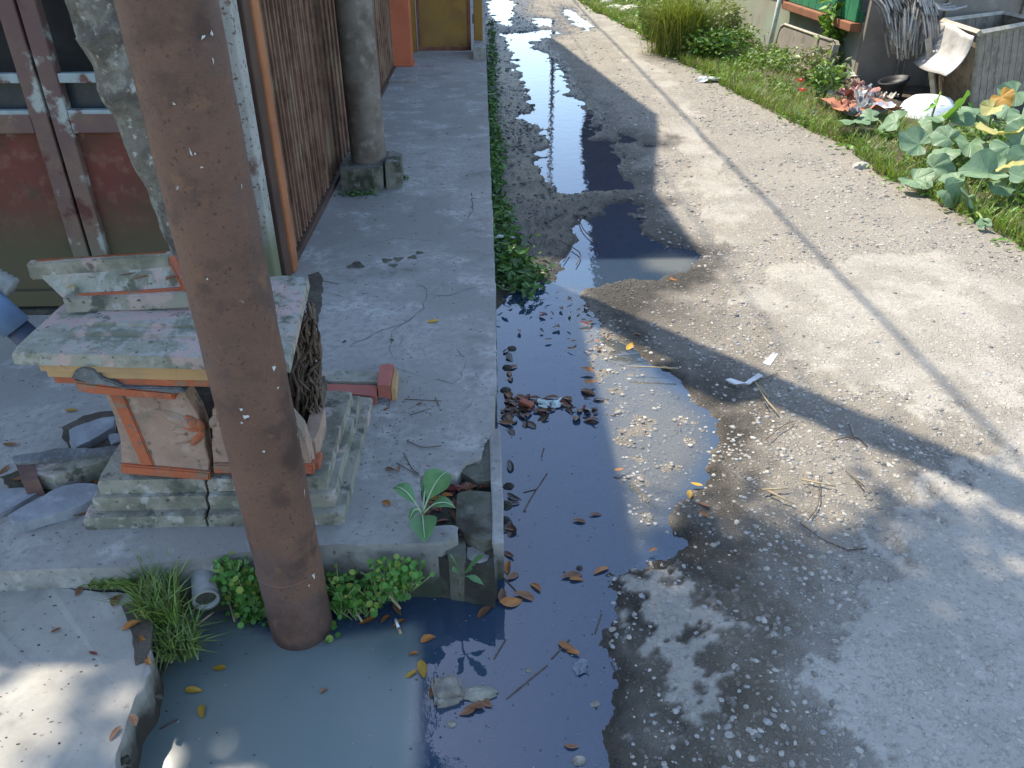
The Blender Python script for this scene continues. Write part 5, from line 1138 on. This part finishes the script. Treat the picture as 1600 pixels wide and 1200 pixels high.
# weeds in the gutter along the kerb
def kw(lst, n, seed):
    def f(n, r):
        o = []
        for _ in range(n):
            x, y, rx = lst[r.integers(0, len(lst))]; c = G(x, y, .02); o.append(c + np.array((r.normal() * rx, r.normal() * rx * 2.2, abs(r.normal()) * .035)))
        o = np.array(o); o[:, 0] = np.maximum(o[:, 0], .045); return o
    return leaf_cloud(n, f, .05, seed)
V, Fc, t = kw([(800, 425, .07), (790, 400, .05), (785, 375, .05), (783, 350, .04), (815, 435, .05), (778, 330, .03)], 1500, 4)
tag(mk('kerb_weeds', V, Fc, M['kerbweed'], cattr={'tone': t}), 'dense clump of leafy weeds in the gutter against the kerb', 'weeds', kind='stuff')
V, Fc, t = kw([(774, y, .028) for y in range(215, 310, 12)] + [(768, y, .03) for y in range(40, 215, 12)], 1900, 6)
tag(mk('kerb_weeds', V, Fc, M['kerbweed'], cattr={'tone': t}), 'thin strip of weeds along the foot of the kerb farther up', 'weeds', kind='stuff')
# grey drain pipe mouth
M['pvc'] = pm('old_grey_pvc', [(.30, .30, .275), ((.22, .22, .20), 12, .4, .65), ((.13, .12, .10), 25, .6, .72)], rough=.6, bump=.3)
pv = empty('drain_pipe', WY(318, 930, 1.47), 'short grey plastic drain pipe mouth emptying into the milky pit', 'pipe')
p0 = WY(316, 893, 1.56); p1 = WY(322, 938, 1.46); dd = (p1 - p0) / np.linalg.norm(p1 - p0)
ring = lambda r_, p: tube_data([p, p + dd * .001], r_, 24, False)[0][:24]
V = ring(.030, p0) + ring(.033, p1) + ring(.027, p1 + dd * .0005) + ring(.025, p0 + dd * .01); Fc = []
for i in range(3):
    for j in range(24): Fc.append((i * 24 + j, i * 24 + (j + 1) % 24, (i + 1) * 24 + (j + 1) % 24, (i + 1) * 24 + j))
Fc.append(tuple(72 + j for j in range(24))); mk('tube', V, Fc, M['pvc'], pv, True)
mk('inside', ring(.0262, p1 - dd * .012), [tuple(range(24))], M['footing'], pv)  # dark disc: shade of the pipe's hollow put in as colour
mk('lip', ring(.0345, p1 - dd * .006) + ring(.0345, p1 + dd * .001), [(j, (j + 1) % 24, 24 + (j + 1) % 24, 24 + j) for j in range(24)], M['pvc'], pv, True)
# ---- fallen leaves, single objects
def leaf_mesh(seed, tone):
    r = random.Random(seed); V = []; Fc = []; n = 7; fold = r.uniform(.15, .5); curl = r.uniform(-.3, .45); bend = r.uniform(-.25, .25)
    for i in range(n + 1):
        t = i / n; w = .21 * math.sin(math.pi * t ** .8) ** .8 + .008
        for u in (-1, -.5, 0, .5, 1): V.append((t - .5, u * w + bend * (t - .5) ** 2 * 2, abs(u) * w * fold + curl * (t - .5) ** 2 + .02))
    for i in range(n):
        for j in range(4): a = i * 5 + j; Fc.append((a, a + 5, a + 6, a + 1))
    me = bpy.data.meshes.new('fallen_leaf'); me.from_pydata(V, [], Fc); me.materials.append(tone); me.polygons.foreach_set('use_smooth', [True] * len(Fc)); return me
LM = {'o': leafmat('orange_dead_leaf', (.42, .17, .035), (.30, .11, .03), trans=.15, scale=4, rough=.4), 'b': leafmat('brown_dead_leaf', (.17, .075, .035), (.24, .115, .055), trans=.1, scale=4), 'y': leafmat('yellow_dead_leaf', (.52, .33, .04), (.46, .24, .03), trans=.2, scale=4), 'd': leafmat('dark_wet_leaf', (.028, .022, .018), (.05, .036, .025), trans=.0, scale=4, rough=.25), 'r': leafmat('red_dead_leaf', (.16, .035, .03), (.22, .06, .04), trans=.1, scale=4)}
LMS = {k_: [leaf_mesh(i * 7 + ord(k_), m) for i in range(4)] for k_, m in LM.items()}
LAND = {'the square stone block': (698, 1085), 'the floating film scrap': (908, 1048), 'the broken pavement corner': (772, 890), 'the red brick piece': (822, 634), 'the white paper strip': (1170, 590), 'the middle puddle': (1000, 410),
        'the grass tuft': (262, 960), 'the red coping fragment': (575, 605), 'the mustard plant': (660, 800), 'the flat bluish slab piece': (90, 785), 'the L-shaped fragment': (105, 725), 'the iron pole': (475, 985), 'the kerb weed clump': (800, 440), 'the drain pipe mouth': (320, 930), 'the black bucket': (1385, 160), 'the thin drain pipe': (1213, 95), 'the feathery bush': (1062, 85)}
ORD = ['nearest', 'second nearest', 'third nearest', 'fourth nearest', 'fifth nearest', 'sixth nearest', 'seventh nearest', 'eighth nearest', 'ninth nearest', 'tenth nearest', 'eleventh nearest', 'twelfth nearest', 'thirteenth nearest', 'fourteenth nearest', 'fifteenth nearest', 'sixteenth nearest', 'seventeenth nearest', 'eighteenth nearest', 'nineteenth nearest', 'twentieth nearest']
def rank(items, lands, text, cat, group):
    """items: (object, place, look). The label names the look and which in order of distance from the closest landmark."""
    pos = np.array([p[:2] for _, p, _ in items]); L = {l: np.array(G(*LAND[l], 0.)[:2]) for l in lands}
    D = {l: np.linalg.norm(pos - v, axis=1) for l, v in L.items()}; R = {l: np.argsort(np.argsort(d)) for l, d in D.items()}
    for i, (o, p, look) in enumerate(items):
        l = min(lands, key=lambda q: (R[q][i], D[q][i]))
        tag(o, text.format(look) + ', ' + ORD[min(19, R[l][i])] + ' ' + l, cat, group)
LOOK = {'o': 'orange', 'b': 'brown', 'y': 'yellow', 'd': 'dark', 'r': 'reddish'}
def drop(x, y, kind, size, z, label=None, group=None, ang=None):
    c = G(x, y, z); o = bpy.data.objects.new('fallen_leaf', random.choice(LMS[kind])); link(o); o.location = Vector(c) + Vector((0, 0, .003)); s = size * depth(c) / FPX
    o.scale = (s, s * random.uniform(.75, 1.15), s * random.uniform(.5, 1.)); o.rotation_euler = (random.uniform(-.2, .2), random.uniform(-.2, .2), random.uniform(0, 6.28) if ang is None else ang)
    if label: tag(o, label, 'leaf', group)
    return o, c, LOOK[kind]
def litter(name, spots, label, parent=None):
    """many small dead leaves heaped together: one mass."""
    V = []; Fc = []; mi = []; ks = 'dbroy'
    for x, y, k_, s, z in spots:
        me = random.choice(LMS[k_]); c = G(x, y, z); q = s * depth(c) / FPX; mt = Matrix.Translation(Vector(c) + Vector((0, 0, .003))) @ Euler((random.uniform(-.35, .35), random.uniform(-.35, .35), random.uniform(0, 6.28))).to_matrix().to_4x4() @ Matrix.Diagonal((q, q * random.uniform(.6, 1.2), q, 1))
        o_ = len(V); V += [tuple(mt @ v.co) for v in me.vertices]; Fc += [tuple(o_ + i for i in p.vertices) for p in me.polygons]; mi += [ks.index(k_)] * len(me.polygons)
    o = mk(name, V, Fc, None, parent, True, mats=[LM[k_] for k_ in ks], midx=mi); o['kind'] = 'stuff'
    return tag(o, label, 'leaf litter') if parent is None else o
rank([drop(x, y, k_, s, .0) for x, y, k_, s in ((885, 1012, 'o', 30), (895, 1020, 'o', 26), (660, 1047, 'y', 34), (643, 1054, 'y', 22), (792, 888, 'o', 30), (800, 902, 'b', 26), (762, 928, 'o', 32), (785, 930, 'b', 28), (800, 943, 'o', 40), (820, 932, 'b', 36), (838, 918, 'o', 26), (893, 900, 'b', 36), (902, 906, 'o', 26), (938, 892, 'o', 30),
      (668, 998, 'o', 26), (646, 1022, 'o', 18), (742, 1106, 'b', 34), (757, 1098, 'b', 30), (730, 1114, 'b', 26), (676, 1080, 'b', 26), (893, 1168, 'b', 24), (755, 958, 'b', 30), (795, 868, 'b', 24), (905, 815, 'b', 22), (930, 805, 'b', 20), (985, 542, 'y', 24), (1048, 577, 'y', 30))],
     ['the square stone block', 'the floating film scrap', 'the broken pavement corner', 'the white paper strip'], '{} dead leaf on the gutter water', 'leaf', 'dead leaves on the gutter water')
rank([drop(x, y, k_, s, 0.) for x, y, k_, s in ((575, 972, 'o', 30), (602, 968, 'o', 24), (620, 952, 'b', 30), (622, 975, 'o', 26))], ['the iron pole'], '{} dead leaf on the black water', 'leaf', 'dead leaves right of the pole')
rank([drop(x, y, k_, s, 0.) for x, y, k_, s in ((316, 1113, 'y', 26), (303, 1080, 'y', 30), (343, 1045, 'y', 22), (505, 1080, 'b', 14))], ['the iron pole', 'the grass tuft'], '{} leaf floating on the milky pit', 'leaf', 'leaves on the milky pit')
rank([drop(x, y, k_, s, .13) for x, y, k_, s in ((53, 912, 'o', 26), (36, 908, 'b', 24), (205, 977, 'o', 30), (222, 1000, 'o', 20), (88, 986, 'b', 16), (146, 1022, 'r', 20), (125, 924, 'b', 24), (180, 940, 'b', 30), (232, 1035, 'o', 24), (180, 1148, 'b', 28), (210, 1125, 'b', 26), (5, 902, 'o', 22))], ['the grass tuft'], '{} dead leaf on the lower apron', 'leaf', 'dead leaves on the apron')
drop(93, 914, 'y', 26, .13, 'bright yellow leaf on the apron below the pavement step', None, .3)
drop(677, 503, 'y', 20, PZ, 'yellow leaf alone on the middle of the pavement', None, .1); drop(112, 643, 'y', 20, PZ, 'yellow leaf on the pavement left of the planter', None, .1)
rank([drop(x, y, k_, s, PZ) for x, y, k_, s in ((604, 787, 'o', 20), (610, 735, 'b', 22), (622, 734, 'b', 18), (603, 640, 'o', 12), (655, 632, 'b', 12), (740, 310, 'd', 10), (612, 532, 'd', 10), (538, 535, 'd', 8))], ['the red coping fragment', 'the mustard plant'], 'small {} dead leaf on the pavement', 'leaf', 'dead leaves on the pavement')
rank([drop(x, y, k_, s, PZ) for x, y, k_, s in ((18, 696, 'b', 26), (8, 735, 'b', 24), (122, 806, 'o', 26), (136, 748, 'b', 26), (150, 752, 'o', 20), (180, 770, 'b', 20), (165, 790, 'b', 16), (30, 750, 'b', 22))], ['the flat bluish slab piece', 'the L-shaped fragment'], '{} dead leaf among the cement fragments', 'leaf', 'dead leaves among fragments')
drop(112, 450, 'y', 16, .815, 'yellow leaf on the loose coping tray')
rank([drop(x, y, 'b', 26, .842) for x, y in ((200, 432), (222, 436), (270, 436), (282, 440))], ['the iron pole'], '{} curled leaf on the coping tray', 'leaf', 'brown leaves on the coping tray')
for _c in ('cream', 'red', 'slate blue', 'white', 'tan', 'black'): rank([q for q in SCR if q[2] == _c], ['the black bucket'], 'small {} scrap on the refuse heap', 'litter', 'scraps on the refuse heap')
rank(RUB, ['the thin drain pipe'], 'whitish rubble stone in the weeds', 'stone', 'rubble stones below the green house'); rank(POR, ['the feathery bush'], '{} stone by the dark porch', 'stone', 'pale stones by the dark porch')
rank([drop(789 + (y - 540) * .01 + abs(random.gauss(0, 7)), y + random.uniform(-8, 8), 'd' if random.random() < .75 else 'b', random.uniform(14, 34), .0) for y in [random.uniform(545, 878) for _ in range(15)]], ['the red brick piece', 'the broken pavement corner'], '{} wet leaf drifted against the kerb', 'leaf', 'dark leaves along the kerb')
rank([drop(x, y, k_, s, .014) for x, y, k_, s in ((918, 578, 'o', 22), (922, 598, 'o', 22), (1088, 758, 'y', 20), (1077, 774, 'y', 22), (1101, 806, 'o', 18), (967, 735, 'o', 16), (1052, 438, 'o', 14), (1100, 790, 'b', 20), (1060, 665, 'r', 10), (1020, 860, 'o', 14))], ['the white paper strip', 'the red brick piece'], 'small {} leaf on the wet gravel', 'leaf', 'leaves on the wet gravel')
litter('leaf_litter', [(x, 638 + random.gauss(0, 11) - (x - 860) * .03, random.choice('dddbbr'), random.uniform(10, 28), .0) for x in [random.uniform(785, 935) if i % 3 else random.uniform(785, 850) for i in range(90)]], 'drift of wet brown leaves lying across the gutter')
litter('leaf_litter', [(random.gauss(890, 48), random.gauss(500, 18), random.choice('dbbro'), random.uniform(7, 16), .010) for i in range(36)], 'scatter of tiny leaf bits on the gravel below the middle puddle')
litter('leaf_litter', [(random.uniform(660, 712), random.uniform(745, 815), random.choice('bbro'), random.uniform(14, 26), .155) for i in range(34)] + [(random.uniform(712, 760), random.uniform(750, 768), random.choice('bbr'), random.uniform(12, 22), .17) for i in range(22)], 'brown dead leaves heaped in the hole of the broken pavement')
# ---- twigs and straws
M['twig'] = pm('dark_twig', [(.085, .055, .038), ((.14, .10, .07), 30, .4, .65)], rough=.9, bump=.3); M['straw'] = pm('pale_straw', [(.42, .33, .19), ((.33, .25, .14), 20, .4, .65)], rough=.8, bump=.2)
def twig(pts, r_, z, mat, lift=.004):
    P = [G(x, y, z) + upv * lift for x, y in pts]; return tube('twig', curved(P, 4) if len(P) > 2 else P, r_, M[mat], None, 5), P[len(P) // 2], ''
rank([twig(pts, .0014, PZ, 'twig') for pts in ([(632, 625), (690, 628)], [(640, 650), (672, 640)], [(636, 690), (660, 700), (690, 698)], [(620, 725), (655, 745)], [(632, 712), (645, 735), (655, 742)], [(570, 620), (612, 610), (622, 606)], [(610, 612), (608, 640)], [(680, 622), (686, 636)], [(505, 440), (530, 445)])], ['the red coping fragment', 'the mustard plant'], 'short dark twig on the pavement', 'twig', 'twigs on the pavement')
rank([twig(pts, .0018, .03, 'twig', .006) for pts in ([(1250, 820), (1285, 845), (1325, 862)], [(1325, 862), (1375, 855), (1403, 838)], [(1195, 690), (1222, 668), (1240, 660)], [(1140, 605), (1180, 598), (1215, 585)], [(1320, 738), (1350, 762)], [(1300, 690), (1335, 685), (1355, 700)], [(1325, 665), (1335, 690)], [(1185, 615), (1200, 640)], [(1335, 750), (1350, 770)], [(1280, 745), (1278, 790), (1262, 815)])], ['the white paper strip'], 'thin dark twig on the lane gravel', 'twig', 'twigs on the lane')
rank([twig(pts, .003, .03, 'straw', .008) for pts in ([(1180, 600), (1195, 625), (1215, 648)], [(1185, 605), (1200, 622)], [(1252, 752), (1305, 763)], [(1190, 768), (1230, 766)], [(985, 575), (1060, 578)], [(1200, 770), (1240, 790)])], ['the white paper strip'], 'pale straw on the lane gravel', 'twig', 'straws on the lane')
rank([twig(pts, .003, zz, 'straw', .01) for pts, zz in (([(296, 890), (345, 880), (392, 868)], .11), ([(340, 915), (358, 945), (368, 975)], .03), ([(515, 868), (560, 895), (600, 925), (626, 955)], .09), ([(335, 960), (300, 990), (268, 1040)], .03), ([(548, 945), (566, 975)], .02))], ['the iron pole', 'the drain pipe mouth'], 'long pale straw at the pit edge', 'twig', 'straws around the pit')
rank([twig(pts, .0022, .0, 'twig', .001) for pts in ([(855, 740), (832, 775), (818, 800)], [(818, 770), (838, 765)], [(765, 880), (812, 930)], [(855, 1040), (828, 1062), (792, 1092)], [(250, 1140), (278, 1125)], [(955, 1035), (985, 1095), (1020, 1110)], [(850, 700), (846, 715)], [(790, 1000), (772, 1030)], [(890, 1000), (862, 1030)], [(940, 960), (930, 990)])], ['the square stone block', 'the broken pavement corner', 'the red brick piece'], 'thin dark twig floating on the water', 'twig', 'twigs on the water')
rank([twig(pts, .0028, .01, 'twig') for pts in ([(900, 330), (912, 360), (935, 380)], [(860, 370), (905, 395), (900, 415)], [(890, 395), (880, 410)])], ['the kerb weed clump'], 'dark twig lodged by the middle puddle', 'twig', 'twigs by the middle puddle')
# ---- stones, bricks and scraps in the water
M['stoneb'] = pm('speckled_stone', [(.27, .235, .185), ((.17, .15, .12), 18, .4, .62), ((.38, .35, .29), 30, .5, .7)], rough=.9, bump=.8, bscale=60, bdist=.006)
c = G(698, 1085, 0); bmx = bmesh.new(); bm_box(bmx, -.036, .036, -.034, .034, -.03, .030); bmesh.ops.bevel(bmx, geom=bmx.edges[:], offset=.009, segments=2, affect='EDGES'); bmesh.ops.subdivide_edges(bmx, edges=bmx.edges[:], cuts=2, use_grid_fill=True); jitter(bmx, .007, 4, 30.)
o = mkbm('stone_block', bmx, M['stoneb'], None, True); o.location = Vector(c); o.rotation_euler = (0, .08, .12); tag(o, 'squarish speckled stone block standing in the gutter water', 'stone')
V, Fc = rock_mesh(31, 3, .5, .10); tag(mk('stone', V * np.array((.048, .034, .038)) + G(748, 1085, .0), Fc, pm('greenish_stone', [(.25, .24, .18), ((.16, .17, .12), 14, .4, .62), ((.36, .31, .24), 24, .5, .7)], rough=.8, bump=.7, bscale=50)), 'rounded greenish stone beside the square block in the water', 'stone')
_st = []
for i, (x, y, r_) in enumerate(((706, 1132, .011), (826, 1048, .009), (930, 1100, .012), (905, 1190, .018), (958, 985, .014), (775, 855, .02), (785, 470, .02), (790, 790, .024), (795, 760, .02), (788, 812, .018), (792, 575, .022), (800, 545, .02), (790, 610, .022), (905, 888, .01))):
    V, Fc = rock_mesh(40 + i, 2, .7, .12); _st.append((mk('stone', V * r_ + G(x, y, .0), Fc, M['stoneb'] if i < 5 else M['footing']), G(x, y, 0.), 'pale' if i < 5 else 'dark'))
rank(_st, ['the square stone block', 'the floating film scrap', 'the broken pavement corner', 'the red brick piece', 'the kerb weed clump'], 'small wet {} stone in the gutter water', 'stone', 'small stones in the gutter')
o = box('brick_piece', -.028, .028, -.016, .016, -.012, .020, pm('wet_brick', [(.30, .085, .045), ((.22, .065, .04), 14, .4, .65)], rough=.6, bump=.4), None, bev=.004, cuts=1, rough=.002); o.location = Vector(G(822, 634, .0)); o.rotation_euler = (0, .15, -.6); tag(o, 'red brick piece in the drift of debris across the gutter', 'brick')
tag(crumple('wrapper', 860, 634, .0, .085, .05, flat('green_white_foil', (.42, .50, .47), rough=.35), 3, .012), 'crumpled pale green wrapper in the gutter drift', 'litter')
tag(crumple('wrapper', 907, 1046, -.004, .034, .040, flat('clear_film', (.17, .19, .21), rough=.25), 5, .008), 'transparent film scrap floating by the orange leaf pair', 'litter')
tag(crumple('wrapper', 1468, 409, .035, .085, .07, flat('red_foil', (.62, .16, .10), rough=.4), 9, .012), 'small red wrapper on the sunlit pale concrete', 'litter')
tag(crumple('wrapper', 792, 372, .06, .10, .05, flat('pale_scrap', (.5, .52, .5), rough=.5), 11, .01), 'pale scrap caught in the kerb weeds', 'litter')
M['paperw'] = flat('white_card', (.66, .65, .62), rough=.7)
sp_ = empty('paper_strip', G(1170, 590, .03), 'bent white paper strip on the lane near the post shadow', 'litter')
for P in ([(1134, 592), (1142, 590), (1165, 598), (1150, 600)], [(1162, 598), (1185, 582), (1192, 586), (1172, 598)], [(1192, 566), (1206, 552), (1216, 552), (1203, 570)]): prism('piece', G2(P, .04), .032, .038, M['paperw'], sp_, rough=.001, sub=.02)
cb = empty('cigarette_butt', G(623, 982, .0), 'cigarette butt floating where dark water meets the milky pit', 'litter')
a, b = G(618, 968, .004), G(626, 990, .004); tube('paper', [a, a + (b - a) * .6], .0042, M['white_pl'], cb, 10); tube('filter', [a + (b - a) * .61, b], .0042, M['straw'], cb, 10)
